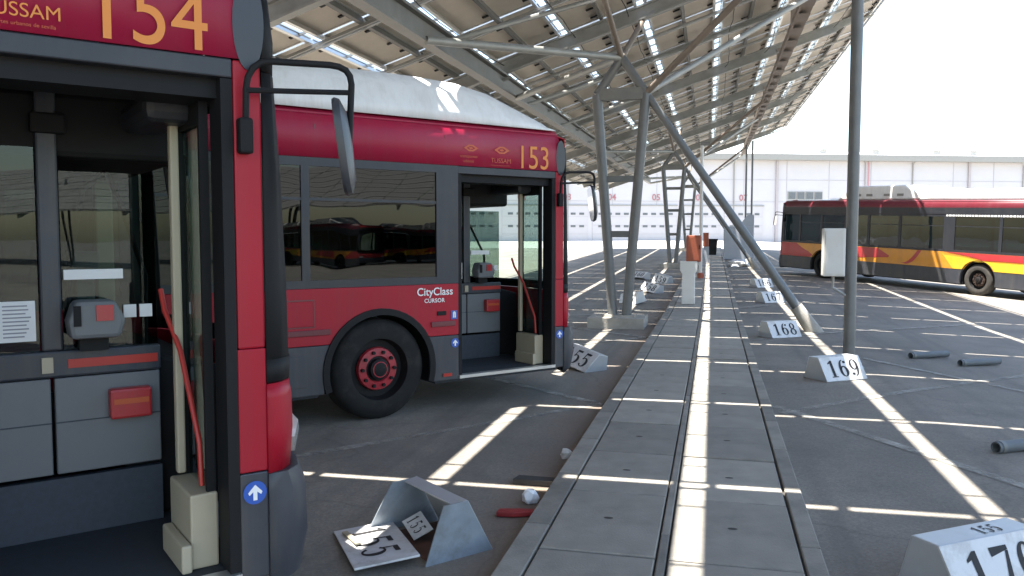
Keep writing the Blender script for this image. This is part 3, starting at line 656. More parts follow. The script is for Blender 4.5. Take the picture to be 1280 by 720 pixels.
def shell(bus, top, roofm, frontm, bumperm, beltz=.72):
    for side in 'RL':
        m = MB(); f = (lambda w: w) if side == 'R' else (lambda w: BW-w)
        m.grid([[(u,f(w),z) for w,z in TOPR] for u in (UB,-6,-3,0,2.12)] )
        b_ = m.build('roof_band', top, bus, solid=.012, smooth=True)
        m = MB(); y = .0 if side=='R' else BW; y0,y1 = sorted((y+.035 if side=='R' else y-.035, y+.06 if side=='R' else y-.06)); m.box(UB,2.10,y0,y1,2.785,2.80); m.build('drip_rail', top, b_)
    m = MB(); m.box(UB+.02,2.12,.28,BW-.28,2.84,2.868); m.build('roof', roofm, bus)
    m = MB(); m.grid([frow(.24,-.06), frow(.28,.03), frow(.45,.06), frow(.64,.055), frow(beltz,.03), frow(beltz+.003,-.03)]); m.build('bumper', bumperm, bus, smooth=True, solid=.02)
    m = MB(); m.grid([frow(beltz+.01,.0), frow(.9,.012), frow(1.04,.01), frow(1.10,.0)]); m.build('front_panel', frontm, bus, smooth=True, solid=.015)
    m = MB(); m.grid([frow(1.115,.004,1,-1), frow(1.5,.012,1,-1), frow(2.0,.012,1,-1), frow(2.36,.005,1,-1)]); ws = m.build('windscreen', 'glass_clear', bus, smooth=True)
    m = MB()
    for lo, hi in ((0,3),(-3,None)): m.grid([frow(1.115,.006,lo,hi), frow(1.5,.014,lo,hi), frow(2.0,.014,lo,hi), frow(2.36,.007,lo,hi)])
    m.grid([frow(1.105,.006), frow(1.20,.012)]); m.build('windscreen_surround', 'black', ws, smooth=True, solid=.008)
    m = MB(); m.grid([frow(2.365,.004), frow(2.5,.012), frow(2.66,.002)]); m.build('destination_display', 'black', bus, smooth=True, solid=.012)
    m = MB(); rr = [frow(2.668,.0), frow(2.75,-.03)]; top_ = [[(u-.28 if i == 0 else u-.55, w*.9+.125, 2.84 if i == 0 else 2.868) for u,w,z in frow(2.75)] for i in (0,1)]
    m.grid(rr+top_); m.build('front_cap', frontm, bus, smooth=True, solid=.012)
    for s_ in (1,-1):     # wrap of the display glass onto the flank, headlamp, indicator
        y = -.004 if s_ == 1 else BW+.004
        m = MB(); m.flat([(2.135+.062*math.cos(t*math.pi/12)-.01, 2.545+.185*math.sin(t*math.pi/12)) for t in range(24)], lambda a,b: (a,y,b)); m.build('display_wrap', 'mirror_back', bus, solid=.006)
        m = MB(); yy = lambda w: w if s_ == 1 else BW-w
        pts = [(2.315,.07,.85),(2.365,.16,.90),(2.40,.40,.91),(2.405,.46,.84),(2.385,.40,.76),(2.34,.14,.77)]
        c_ = (2.41,.27,.835); vs = [(u,yy(w),z) for u,w,z in pts]+[(c_[0],yy(c_[1]),c_[2])]+[(u-.1,yy(w+.03),z) for u,w,z in pts]
        m.add(vs, [(i,(i+1)%6,6) for i in range(6)]+[(i,(i+1)%6,7+(i+1)%6,7+i) for i in range(6)]); m.build('headlamp', 'lamp_glass', bus, smooth=True)
    # rear
    m = MB(); m.box(UB-.06,UB-.003,.03,BW-.03,.35,1.3); m.box(UB-.05,UB-.003,.03,BW-.03,2.2,2.84); m.build('rear_panel', frontm, bus)
    m = MB(); m.box(UB-.04,UB-.004,.04,BW-.04,1.304,2.196); m.build('rear_window', 'black', bus)
    # inside
    m = MB(); m.box(UB+.05,2.10,.79,BW-.79,.27,.33)
    for a_,b_ in ((UB+.05,AX2-.6),(AX2+.6,-.6),(.6,2.10)): m.box(a_,b_,.05,.789,.27,.33); m.box(a_,b_,BW-.789,BW-.05,.27,.33)
    m.build('floor', 'mat_floor', bus)
    m = MB(); m.box(UB+.05,2.12,.06,BW-.06,2.36,2.395); m.build('ceiling', 'lining', bus)
    m = MB(); m.box(UB+.05,2.06,.06,.30,2.25,2.358); m.build('air_duct', 'black', bus); m = MB(); m.box(UB+.05,2.06,BW-.30,BW-.06,2.25,2.358); m.build('air_duct', 'lining', bus)
    m = MB(); m.prism([(1.80,.331),(2.28,.331),(2.26,1.05),(1.98,1.12),(1.80,.98)], lambda u,z,w: (u,w,z), .98, BW-.08); m.build('dashboard', 'black', bus, bevel=.02)
    m = MB()
    for i in range(24):
        t = 2*math.pi*i/24; t2 = 2*math.pi*(i+1)/24; c_ = Vector((1.72,1.62,1.10)); a_ = Vector((0,1,0)); b_ = Vector((.85,0,.5)).normalized()
        m.tube([c_+(a_*math.cos(t)+b_*math.sin(t))*.22, c_+(a_*math.cos(t2)+b_*math.sin(t2))*.22], .014, 6)
    m.tube([(1.72,1.62,1.10),(1.95,1.62,.85)], .03, 8); m.build('steering_wheel', 'black', bus, smooth=True)
    m = MB(); m.prism([(.92,.75),(1.35,.78),(1.36,.90),(1.02,.90),(.92,1.55),(.80,1.55),(.84,.80)], lambda u,z,w: (u,w,z), 1.38, 1.86); m.box(.95,1.2,1.5,1.74,.33,.76); ds = m.build('driver_seat', 'seat_red', bus, bevel=.03)
    m = MB(); m.prism([(.80,1.60),(.90,1.60),(.89,1.84),(.79,1.84)], lambda u,z,w: (u,w,z), 1.48, 1.76); m.build('headrest', 'black', ds, bevel=.03)
    m = MB(); m.prism([(0,0),(.42,.02),(.42,.10),(.10,.10),(-.06,.62),(-.14,.62),(-.05,.05)], lambda u,z,w: (u,w,z), -.21, .21); sm = m.mesh('seat', 'seat_green')
    for u in (-1.6,-2.4,-3.2,-4.6,-5.4,-7.2,-8.0):
        for w in (.42,BW-.42,BW-.88):
            if w < 1 and -4.2 < u < -2.4: continue
            o = link('seat', sm, bus); o.location = (u,w,.72)
    for u, w in ((-.9,.75),(-.9,1.75),(-2.7,.8),(-4.2,1.7),(-6,1.0)):
        m = MB(); m.tube([(u,w,.33),(u,w,2.36)], .018, 8); m.build('grab_pole', 'livery_amber', bus, smooth=True)

def red_bus(loc, rz, number, label, detail):
    b = empty('city_bus', loc, rz); tag(b, label, 'bus', 'city buses parked under the canopy')
    shell(b, 'bus_red_sky', 'bus_white', 'bus_red', 'bus_slate')
    D1 = (.845,2.06); D2 = (-4.1,-2.85)
    side_skins(b,'R','bus_slate','bus_red',.74,1.25,[D1,D2],[0,AX2]); side_skins(b,'L','bus_slate','bus_red',.74,1.25,[],[AX2,0])
    windows(b,'R',1.252,2.40,[(-.676,.60),(-1.95,-.75),(-2.78,-2.02),(-5.5,-4.2),(-6.9,-5.58),(-8.3,-6.98)],'glass_side','bus_band',[D1,D2])
    windows(b,'L',1.252,2.40,[(1.0,2.06),(-.6,.86),(-2.1,-.68),(-3.6,-2.18),(-5.1,-3.68),(-6.6,-5.18),(-8.3,-6.68)],'glass_green','bus_band')
    # closed middle door
    m = MB(); m.box(D2[0],D2[1],.02,.045,.33,.40); m.box(D2[0],D2[1],.02,.045,2.32,2.398)
    for u in (D2[0],(D2[0]+D2[1])/2-.03,D2[1]-.06): m.box(u,u+.06,.02,.045,.40,2.32)
    md = m.build('middle_door', 'black', b)
    for u0,u1 in ((D2[0]+.06,-3.505),(-3.445,D2[1]-.06)):
        m = MB(); m.box(u0,u1,.028,.034,.40,2.32); m.build('door_pane', 'glass_side', md)
    # front door opening: header, front pillar, folded leaves, sill
    m = MB(); m.box(.845,2.06,.0,.10,2.325,2.40); m.build('door_header', 'bus_band', b, bevel=.006)
    m = MB(); m.box(2.063,2.173,.001,.06,1.2515,2.398); m.build('front_pillar', 'bus_red', b, bevel=.008)
    m = MB(); m.box(.85,2.058,-.012,.07,.305,.335); m.build('door_sill', 'alu', b)
    m = MB(); m.box(2.015,2.06,.004,.16,.34,2.322); m.box(.847,.885,.004,.14,.34,2.322); m.build('door_jamb', 'black', b)
    for u0 in (1.99,.905):
        m = MB(); s0 = u0-.018; s1 = u0+.018
        m.box(s0,s1,.165,.19,.42,2.26); m.box(s0,s1,.50,.52,.42,2.26); m.box(s0,s1,.19,.50,.42,.50); m.box(s0,s1,.19,.50,2.16,2.26)
        dl = m.build('door_leaf', 'black', b)
        m = MB(); m.box(u0-.004,u0+.004,.19,.50,.50,2.16); m.build('door_pane', 'glass_clear', dl)
    m = MB(); m.box(1.925,1.962,.455,.50,.66,2.26); m.build('door_post', 'cream', b, bevel=.008)
    m = MB(); m.box(1.90,2.012,.15,.50,.332,.645); m.box(1.855,1.898,.12,.46,.332,.45); m.build('step_box', 'cream', b, bevel=.009)
    m = MB(); m.tube([(1.90,.58,1.47),(1.905,.54,1.38),(1.94,.42,1.21),(1.955,.32,1.0),(1.965,.24,.84),(1.965,.22,.66)], .0115, 10); m.build('handrail', 'rail_red', b, smooth=True)
    m = MB(); m.box(1.80,2.01,.32,.88,2.18,2.30); m.build('door_motor_cover', 'bus_band', b, bevel=.04)
    m = MB(); m.box(1.1,2.09,.92,2.42,2.06,2.358); m.build('front_locker', 'black', b, bevel=.03)
    # driver partition
    wp = .90
    m = MB(); m.box(-.15,1.955,wp,wp+.04,.332,.60); pr = m.build('partition', 'panel_blue', b)
    for u0,u1 in ((-.14,1.49),(1.505,1.95)):
        m = MB(); m.box(u0,u1,wp-.018,wp+.03,.625,1.065); m.build('partition_panel', 'panel_grey', pr, bevel=.006)
        m = MB(); m.box(u0,u1,wp-.022,wp-.0185,.86,.865); m.build('panel_seam', 'panel_blue', pr)
    m = MB(); m.box(-.15,1.955,wp-.03,wp+.05,1.07,1.19); m.build('partition_rail', 'bus_slate', pr, bevel=.01)
    m = MB(); m.box(1.56,1.94,wp-.036,wp-.031,1.11,1.15); m.build('red_strip', 'rail_red', pr)
    m = MB(); m.box(1.46,1.545,wp-.02,wp+.05,1.19,2.358); m.build('partition_post', 'bus_slate', pr, bevel=.01)
    m = MB(); m.box(1.44,1.58,wp-.05,wp+.0,2.16,2.25); m.build('lamp_unit', 'black', pr, bevel=.01)
    m = MB(); m.box(-.12,1.455,wp+.005,wp+.012,1.19,2.1); m.box(1.55,1.95,wp+.005,wp+.012,1.19,2.0); m.build('partition_glass', 'glass_partition', pr)
    m = MB(); m.box(1.455,1.50,wp-.045,wp-.0305,1.095,1.165); m.build('latch', 'cream', pr)
    m = MB(); m.box(1.72,1.90,wp-.09,wp-.02,.86,1.0); rb = m.build('red_box', 'livery_red', pr, bevel=.012)
    m = MB(); m.box(1.735,1.885,wp-.095,wp-.0905,.93,.955); m.build('box_stripe', 'orange_dim', rb)
    m = MB(); m.box(1.555,1.80,wp-.02,wp+.0,1.51,1.555); m.build('notice', 'paper', pr)
    m = MB(); m.box(1.30,1.44,wp-.012,wp+.0,1.24,1.42); nt = m.build('notice', 'paper', pr)
    m = MB()
    for i in range(9): m.box(1.315,1.425-.03*random.random(),wp-.0145,wp-.0125,1.26+i*.017,1.266+i*.017)
    m.build('printed_lines', 'print_grey', nt)
    for u in (1.80,1.87): m = MB(); m.box(u,u+.055,wp-.012,wp,1.325,1.385); m.build('sticker', 'paper', pr)
    m = MB(); m.prism([(1.56,1.25),(1.76,1.25),(1.785,1.33),(1.74,1.42),(1.58,1.42),(1.55,1.33)], lambda u,z,w: (u,w,z), wp-.17, wp-.022); tm = m.build('ticket_machine', 'panel_grey', b, bevel=.02)
    m = MB(); m.box(1.66,1.73,wp-.18,wp-.171,1.33,1.40); m.build('button', 'livery_red', tm)
    m = MB(); m.box(1.57,1.60,wp-.18,wp-.171,1.31,1.40); m.build('slot', 'black', tm)
    m = MB(); m.box(1.60,1.72,wp-.10,wp-.03,1.192,1.249); m.build('machine_stand', 'black', tm)
    m = MB(); m.box(1.90,2.0,2.30,2.40,1.25,2.05); m.build('driver_pillar', 'cream', b, bevel=.01)
    for pts in ([(1.62,1.5,1.1),(1.66,1.5,1.6),(1.74,1.6,1.95),(1.86,1.7,2.06)], [(1.95,1.2,1.1),(1.97,1.25,1.5),(1.9,1.5,1.9),(1.85,1.6,2.06)], [(1.7,.97,1.19),(1.76,1.0,1.26),(1.82,1.0,1.24),(1.86,1.0,1.12)]):
        m = MB(); m.tube(pts, .014, 8); m.build('cable', 'black', b, smooth=True)
    m = MB(); m.box(1.75,1.85,2.05,2.2,1.12,1.5); m.box(1.72,1.87,2.02,2.22,1.5,1.62); m.build('card_reader', 'panel_grey', b, bevel=.01)
    # outside details
    for u0,u1 in ((-1.2,-.50),(.53,.80)):
        m = MB(); m.box(u0,u1,-.016,-.0005,.835,.885); m.build('rub_strip', 'maroon', b, bevel=.004)
    m = MB(); m.box(-.93,-.66,-.006,-.0005,.92,1.14); hb = m.build('fuel_hatch', 'bus_red', b, bevel=.003)
    m = MB(); m.box(-.945,-.645,-.0045,-.0007,.905,.917); m.box(-.945,-.645,-.0045,-.0007,1.143,1.155); m.box(-.945,-.933,-.0045,-.0007,.919,1.141); m.box(-.657,-.645,-.0045,-.0007,.919,1.141); m.build('hatch_joint', 'maroon', hb)
    m = MB(); m.box(-1.15,-.72,-.006,-.0005,.38,.66); m.build('skirt_hatch', 'bus_slate', b, bevel=.003)
    m = MB(); m.box(.66,.76,-.012,-.0005,.34,.37); m.build('marker_lamp', 'rail_red', b)
    for u in (.80, 2.117): round_sign(b,u,.665 if u < 1 else .66,.046 if u < 1 else .048)
    m = MB(); m.box(.755,.825,-.006,-.0005,.90,.985); sq = m.build('access_sign', 'sign_blue', b)
    m = MB(); m.box(.775,.788,-.009,-.0065,.915,.97); m.box(.793,.806,-.009,-.0065,.915,.97); m.box(.784,.797,-.009,-.0065,.955,.978); m.build('access_symbol', 'white_print', sq)
    m = MB(); m.box(.60,.70,-.009,-.0005,.945,.985); m.build('vent', 'black', b)
    lettering('CityClass', .105, 'white_print', b, TXT(.375,1.145), bold=.0012)
    lettering('CURSOR', .055, 'white_print', b, TXT(.455,1.075), bold=.001, space=1.08)
    lettering(number, .335, 'orange_print', b, TXT(1.545,2.415), sx=.86, space=1.0, bold=.0, name='fleet_number')
    emblem(b, 1.36, 2.58, .095, 'orange_print' if detail else 'orange_dim')
    lettering('TUSSAM', .068, 'orange_print' if detail else 'orange_dim', b, TXT(1.225,2.452), bold=.0, sx=1.0)
    lettering('transportes urbanos de sevilla', .019, 'orange_dim', b, TXT(1.225,2.422), sx=1.0)
    emblem(b, .99, 2.58, .085, 'orange_dim')
    lettering('transportes', .045, 'orange_dim', b, TXT(.865,2.485), sx=.95); lettering('urbanos', .04, 'orange_dim', b, TXT(.90,2.44), sx=.95)
    for u in (-.62,.70):
        m = MB(); m.box(u-.004,u+.004,-.002,-.0004,2.41,2.69); m.build('panel_seam', 'maroon', b)
    for u in (-1.18,.52):
        m = MB(); m.box(u-.004,u+.004,-.002,-.0004,1.03,1.245); m.build('panel_seam', 'maroon', b)
    # roof fairing over the gas tanks
    m = MB(); rows = []
    for u, zt in ((-8.9,2.86),(-8.75,3.1),(-8.3,3.30),(-5,3.33),(-2,3.33),(.5,3.335),(1.0,3.315),(1.4,3.235),(1.75,3.10),(2.0,2.96),(2.10,2.875)):
        ht = zt-2.835; c = [(.055,2.835),(.075,2.835+.22*ht),(.16,2.835+.60*ht),(.33,2.835+.88*ht),(.62,zt),(1.25,zt+.015)]
        c = c+[(BW-w,z) for w,z in c[-2::-1]]; rows.append([(u,w,z) for w,z in c])
    m.grid(rows); rf = m.build('roof_fairing', 'bus_white', b, smooth=True, solid=.01)
    m = MB(); m.tube([(-8.6,.30,3.18),(.85,.30,3.20)], .012, 6); m.build('fairing_seam', 'bus_white', rf)
    mirror_arm(b,'R'); mirror_arm(b,'L')
    for u in (0,AX2):
        for s_ in 'RL': wheel(b,u,s_,'rubber','wheel_red','black')
    return b
RZ = math.atan2(.757,.653)
red_bus((-2.986,7.03,0), RZ, '153', 'red city bus number 153 with white roof and open front door', False)
red_bus((-3.19,1.33,0), RZ, '154', 'nearest red city bus, number 154, cut off by the left edge', True)

def yellow_bus(loc, rz):
    b = empty('city_bus', loc, rz); tag(b, 'red, amber and yellow striped city bus with white roof on the right', 'bus', 'city buses parked under the canopy')
    shell(b, 'maroon', 'bus_white', 'livery_red', 'bus_slate')
    D1 = (.845,2.06)
    side_skins(b,'R','bus_slate','livery_red',.74,1.25,[],[0,AX2]); side_skins(b,'L','bus_slate','livery_amber',.74,1.25,[],[AX2,0])
    windows(b,'R',1.252,2.40,[(.9,1.95),(-.6,.80),(-2.0,-.7),(-3.4,-2.1),(-4.8,-3.5),(-6.2,-4.9),(-8.0,-6.3)],'glass_clear','bus_band')
    windows(b,'L',1.252,2.40,[(1.25,2.08),(.15,1.17),(-1.0,.05),(-2.05,-1.1),(-3.35,-2.15),(-5.05,-3.45),(-6.9,-5.45),(-8.6,-7.0)],'glass_yellow_bus','bus_band')
    m = MB(); m.box(2.063,2.173,.001,.06,1.252,2.398); m.build('front_pillar', 'maroon', b)
    def swoosh(poly, mat, lift=.004):
        q = MB(); q.flat(poly, lambda u,z: (u,BW+lift,z)); q.build('livery_stripe', mat, b)
    def cv(a, z0, c, z1, bend, n=10):
        return [(a+(c-a)*i/n, z0+(z1-z0)*i/n+bend*math.sin(math.pi*i/n)) for i in range(n+1)]
    swoosh([(2.17,.75),(.62,.75)]+cv(.52,.80,.52,.85,0,1)+cv(.70,.95,1.35,1.245,-.03)+[(2.17,1.245)], 'livery_red')
    swoosh(cv(-.58,.80,-3.0,.95,.0)+cv(-3.05,1.0,-2.55,1.235,0,2)+[(-.58,1.245)], 'livery_red')
    swoosh(cv(-4.15,1.245,-3.5,.80,-.12)[::-1]+cv(-4.30,1.245,-3.75,.78,-.10), 'livery_red')
    swoosh(cv(-5.1,1.246,-6.35,1.08,.02)+cv(-6.4,1.045,-8.9,.95,.05)+[(-9.15,1.10),(-9.15,1.246)], 'livery_red', .006)
    swoosh([(-5.05,1.20)]+cv(-5.15,1.15,-6.3,1.04,.02)+cv(-6.9,1.0,-9.15,.93,.03)+[(-9.15,.75),(-6.84,.75),(-6.72,.9),(-6.55,1.0),(-6.05,1.0),(-5.88,.9),(-5.77,.75),(-5.45,.75)], 'livery_yellow', .005)
    q = MB(); q.flat(rect(UB+.02,2.10,2.404,2.60), lambda u,z: (u,BW+.008,z)); q.build('window_header', 'bus_band', b)
    # roof pod and long tank cover
    m = MB(); m.prism([(-.35,2.86),(-1.15,3.34),(-3.3,3.34),(-4.3,2.86)], lambda u,z,w: (u,w,z), .30, BW-.22); pod = m.build('roof_pod', 'bus_white', b, bevel=.05)
    for u in (-1.35,-1.85,-2.6,-3.15):
        m = MB(); m.box(u-.13,u+.13,BW-.225,BW-.21,2.98,3.06); m.build('vent', 'eave', pod)
    m = MB(); rows = []
    for u, zt in ((-4.0,3.05),(-4.35,3.22),(-5.2,3.16),(-8.6,3.16),(-9.0,2.9)):
        c = [(.10,2.83),(.16,(2.83+zt)/2),(.35,zt),(1.25,zt+.02)]; c = c+[(BW-w,z) for w,z in c[-2::-1]]; rows.append([(u,w,z) for w,z in c])
    m.grid(rows); m.build('tank_cover', 'bus_white', b, smooth=True, solid=.01)
    m = MB(); y = BW+.003
    u = -5.12
    while u > -8.6:
        w_ = random.uniform(.04,.10); m.flat([(u,2.335),(u-w_,2.335),(u-w_,2.395),(u,2.395)], lambda a,c: (a,y,c)); u -= w_+.025
    m.build('white_print_strip', 'white_print', b, kind='stuff')
    mirror_arm(b,'R'); mirror_arm(b,'L')
    wheel(b,0,'R','rubber','hub_rust','black'); wheel(b,AX2,'R','rubber_dusty','hub_rust','black')
    wheel(b,0,'L','rubber','hub_rust','black'); wheel(b,AX2,'L','rubber_dusty','hub_rust','black')
    return b
hd = Vector((-.593,.805)).normalized(); nl = Vector((-hd.y,hd.x)); w1 = Vector((3.856,31.85)); o_ = w1 - nl*BW
yb = yellow_bus((o_.x,o_.y,(g(3.86,31.85)+g(7.8,26.5))/2), math.atan2(hd.y,hd.x))
yb.rotation_euler = (0, -math.atan((g(3.86,31.85)-g(7.65,26.6))/6.4), math.atan2(hd.y,hd.x)); yb.location.z = g(3.86,31.85)

# ------------------------------------------------------------------ numbered concrete-and-sheet bay blocks
def ell(cx, cy, a, b, n=28, t0=0, t1=360): return [(cx+a*math.cos(R(t0+(t1-t0)*i/n)), cy+b*math.sin(R(t0+(t1-t0)*i/n))) for i in range(n+(0 if t1-t0==360 else 1))]
def ring(m, fn, o, i, closed=True):
    n = len(o); m.add([fn(*p) for p in o]+[fn(*p) for p in i], [(k,(k+1)%n,n+(k+1)%n,n+k) for k in range(n if closed else n-1)])
def digit(m, ch, fn):           # heavy stencil-serif numerals in a 0.62 x 1 cell
    if ch == '1':
        m.flat([(.22,.06),(.40,.06),(.40,1),(.30,1),(.08,.84),(.08,.78),(.22,.83)], fn); m.flat([(.10,0),(.52,0),(.52,.055),(.10,.055)], fn)
    elif ch == '7':
        m.flat([(.05,1),(.58,1),(.58,.90),(.05,.80)], fn); m.flat([(.50,.885),(.58,.89),(.36,.0),(.17,.0)], fn)
    elif ch == '0': ring(m, fn, ell(.31,.5,.29,.5), ell(.31,.5,.12,.44))
    elif ch == '8': ring(m, fn, ell(.31,.74,.24,.26), ell(.31,.75,.10,.20)); ring(m, fn, ell(.31,.255,.29,.265), ell(.31,.255,.13,.205))
    elif ch in '69':
        f = fn if ch == '6' else (lambda x,y: fn(.62-x,1-y))
        ring(m, f, ell(.31,.32,.29,.32), ell(.31,.31,.12,.26))
        ring(m, f, ell(.34,.40,.32,.60,14,85,178), ell(.36,.40,.17,.55,14,85,178), False); m.flat(ell(.47,.86,.10,.08,14), f)
    elif ch == '5':
        m.flat([(.12,1),(.55,1),(.52,.86),(.12,.86)], fn); m.flat([(.12,.855),(.19,.855),(.17,.52),(.09,.50)], fn)
        ring(m, fn, ell(.28,.33,.31,.33,20,-150,140), ell(.26,.33,.14,.27,20,-150,140), False)
def number_block(txt, loc, rz, label, w=.60, tilt=(0,0), mat='plate_white', hmat='housing', small=None):
    b = empty('number_block', loc, rz); b.rotation_euler = (tilt[0],tilt[1],rz); tag(b, label, 'number block', 'numbered bay blocks')
    prof = [(-.20,.0),(-.035,.27),(.12,.27),(.20,.0)]
    m = MB(); m.prism(prof, lambda y,z,x: (x,y,z), -w/2, w/2); m.build('body', hmat, b, bevel=.008)
    d = Vector((.165,.27)).normalized(); nrm = Vector((-d.y,d.x))
    L = math.hypot(.165,.27)
    fn = lambda x, s, k: (x, -.20+d.x*s+nrm.x*k, d.y*s+nrm.y*k)
    m = MB(); vs = [fn(x,s,k) for k in (.001,.012) for x,s in ((-w/2-.012,.005),(w/2+.012,.005),(w/2+.012,L-.004),(-w/2-.012,L-.004))]
    m.add(vs, [(0,1,2,3),(4,5,6,7),(0,1,5,4),(1,2,6,5),(2,3,7,6),(3,0,4,7)]); pl_ = m.build('number_plate', mat, b)
    hgt = .215; cw_ = hgt*.78; x0 = -cw_*len(txt)/2+.02
    for i, ch in enumerate(txt):
        m = MB(); digit(m, ch, lambda x,y: fn(x0+i*cw_+x*hgt*1.05, .05+y*hgt, .0145)); m.build('numeral', 'stencil', pl_)
    if small:
        m = MB(); 
        for i, ch in enumerate(small): digit(m, ch, lambda x,y: (.0+i*.055+x*.07, -.01+y*.085, .2725))
        m.build('small_number', 'stencil', b)
    return b
AR_ = R(36.4); AL_ = R(-40.8)
number_block('170', (1.28,4.30,0), AR_, 'white block numbered 170 in the bottom right corner', w=.66, small='155')
number_block('169', (1.45,10.45,0), AR_, 'white block numbered 169 at the foot of the tall pole')
number_block('168', (1.12,14.65,0), AR_, 'white block numbered 168 beside the foot of the raking strut')
number_block('167', (1.40,21.5,g(1.4,21.5)), AR_, 'white block numbered 167, small and distant, beyond block 168')
number_block('166', (1.45,26.3,g(1.4,26.3)), AR_, 'white block numbered 166, farthest of the upright blocks on the right')
number_block('155', (-1.66,10.45,0), AL_, 'tipped white number block in front of the bus 153 bumper', tilt=(R(-14),R(9)))
number_block('157', (-1.95,20.6,g(0,20.6)), AL_, 'white number block lying just beyond the first column footing', tilt=(R(10),R(-6)))
number_block('158', (-1.72,23.8,g(0,23.8)), AL_, 'white number block second beyond the first column footing', tilt=(R(-12),R(8)))
number_block('159', (-1.62,27.6,g(0,27.6)), AL_, 'small white number block nearest the second column', tilt=(R(8),R(10)))
number_block('160', (-2.5,29.2,g(0,29.2)), AL_, 'small white number block left of the second column foot', tilt=(R(-20),R(0)))
# broken hollow block lying on its side with its plate fallen off
hb = empty('broken_number_block', (-1.50,4.22,0), R(-40)); tag(hb, 'broken hollow sheet-metal block lying open by the bus 154 corner', 'number block')
def sheet(name, mat, quad, par, th=.008):
    m = MB(); m.flat(quad, lambda x,y,z: (x,y,z)); return m.build(name, mat, par, solid=th)
bw = .27
sheet('end_wall', 'housing_blue', [(-bw-.09,-.22,0),(-bw-.01,-.10,.29),(-bw,.06,.30),(-bw-.03,.22,0)], hb)
sheet('end_wall', 'housing_blue', [(bw,-.20,0),(bw,-.09,.30),(bw,.06,.30),(bw,.22,0)], hb)
sheet('back_wall', 'housing', [(-bw,.22,0),(bw,.22,0),(bw,.062,.298),(-bw,.062,.298)], hb)
sheet('top_wall', 'housing', [(-bw,-.02,.285),(bw,-.02,.285),(bw,.058,.301),(-bw,.058,.301)], hb)
sheet('rusty_bottom', 'rust', [(-bw+.01,-.16,.006),(bw-.01,-.16,.006),(bw-.01,.2,.006),(-bw+.01,.2,.006)], hb)
fp = empty('fallen_number_plate', (-1.77,4.05,.03)); fp.rotation_euler = (R(4),R(-3),R(-55)); tag(fp, 'white number plate fallen flat beside the broken block', 'number plate')
m = MB(); m.box(-.33,.33,-.17,.17,0,.012); pl_ = m.build('plate', 'plate_white', fp, bevel=.003)
for i, ch in enumerate('155'):
    m = MB(); digit(m, ch, lambda x,y: (-.25+i*.17+x*.21, -.10+y*.20, .0145)); m.build('numeral', 'stencil', pl_)
m = MB(); m.bar((-.25,-.12,.02),(.02,-.09,.028),.03,.01); m.build('bent_strip', 'cream', fp)
fs = empty('small_fallen_plate', (-1.60,4.26,.075), R(20)); fs.rotation_euler = (R(24),R(14),R(-48)); tag(fs, 'small white numbered plate leaning inside the broken block', 'number plate')
m = MB(); m.box(-.095,.095,-.06,.06,0,.006); pl_ = m.build('plate', 'plate_white', fs)
for i, ch in enumerate('155'):
    m = MB(); digit(m, ch, lambda x,y: (-.075+i*.052+x*.055, -.04+y*.075, .008)); m.build('numeral', 'stencil', pl_)

# ------------------------------------------------------------------ things on and beside the walkway
sp_ = empty('service_pedestal', (-.56,19.7,g(0,19.7)+.1)); tag(sp_, 'white service pedestal with an orange cabinet on top, on the walkway', 'service cabinet')
m = MB(); m.prism([(-.15,0),(.15,0),(.15,.72),(.20,.80),(.20,1.02),(-.20,1.02),(-.20,.80),(-.15,.72)], lambda x,z,y: (x,y,z), -.14, .14); m.build('pedestal', 'box_white', sp_, bevel=.015)
m = MB(); m.box(-.06,.28,-.14,.14,1.0,1.62); cb = m.build('cabinet', 'cabinet_orange', sp_, bevel=.02)
m = MB(); m.box(-.03,.25,-.148,-.141,1.04,1.58); m.build('cabinet_door', 'cabinet_orange', cb, bevel=.004)
m = MB(); m.box(.245,.262,-.185,-.169,1.3,1.4); m.build('handle', 'black', cb)
wp_ = empty('white_post', (-.42,28.6,g(0,28.6)+.1)); tag(wp_, 'thin white post with a red cap on the walkway behind the orange cabinet', 'post')
m = MB(); m.tube([(0,0,0),(0,0,4.6)], .055, 12); m.build('shaft', 'box_white', wp_, smooth=True)
m = MB(); m.lathe([(.11,0),(.11,.16),(.05,.2)], 12); m.v = [(x,z,y) for x,y,z in m.v]; m.build('base_collar', 'cabinet_orange', wp_)
m = MB(); m.box(-.05,.26,-.06,.06,4.5,4.62); m.build('lamp_head', 'galv_dark', wp_)
o2 = empty('orange_cabinet', (-.32,39.5,g(0,39.5)+.1)); tag(o2, 'small distant orange cabinet on a grey stand', 'service cabinet')
m = MB(); m.box(-.12,.12,-.12,.12,0,.75); m.build('stand', 'cabinet_grey', o2)
m = MB(); m.box(-.16,.10,-.14,.14,.752,1.4); m.build('cabinet', 'cabinet_orange', o2, bevel=.02)
o3 = empty('black_bin', (-.08,48.6,g(0,48.6)+.1)); tag(o3, 'small black bin at the far end of the walkway', 'bin')
m = MB(); m.prism([(-.24,0),(.24,0),(.30,.8),(-.30,.8)], lambda x,z,y: (x,y,z), -.25, .25); m.build('body', 'black', o3, bevel=.02)
m = MB(); m.box(-.33,.33,-.28,.28,.802,.92); m.build('lid', 'black', o3, bevel=.03)
gc = empty('grey_container', (1.27,44.6,g(0,44.6))); tag(gc, 'grey steel container standing at the far right of the walkway', 'container')
m = MB(); m.box(-.75,.75,-.6,.6,.02,1.75); m.build('body', 'cabinet_grey', gc, bevel=.02)
m = MB(); m.prism([(.0,1.752),(.75,1.752),(.75,2.35),(.45,2.35)], lambda x,z,y: (x,y,z), -.55, .55); m.build('hood', 'cabinet_grey', gc)
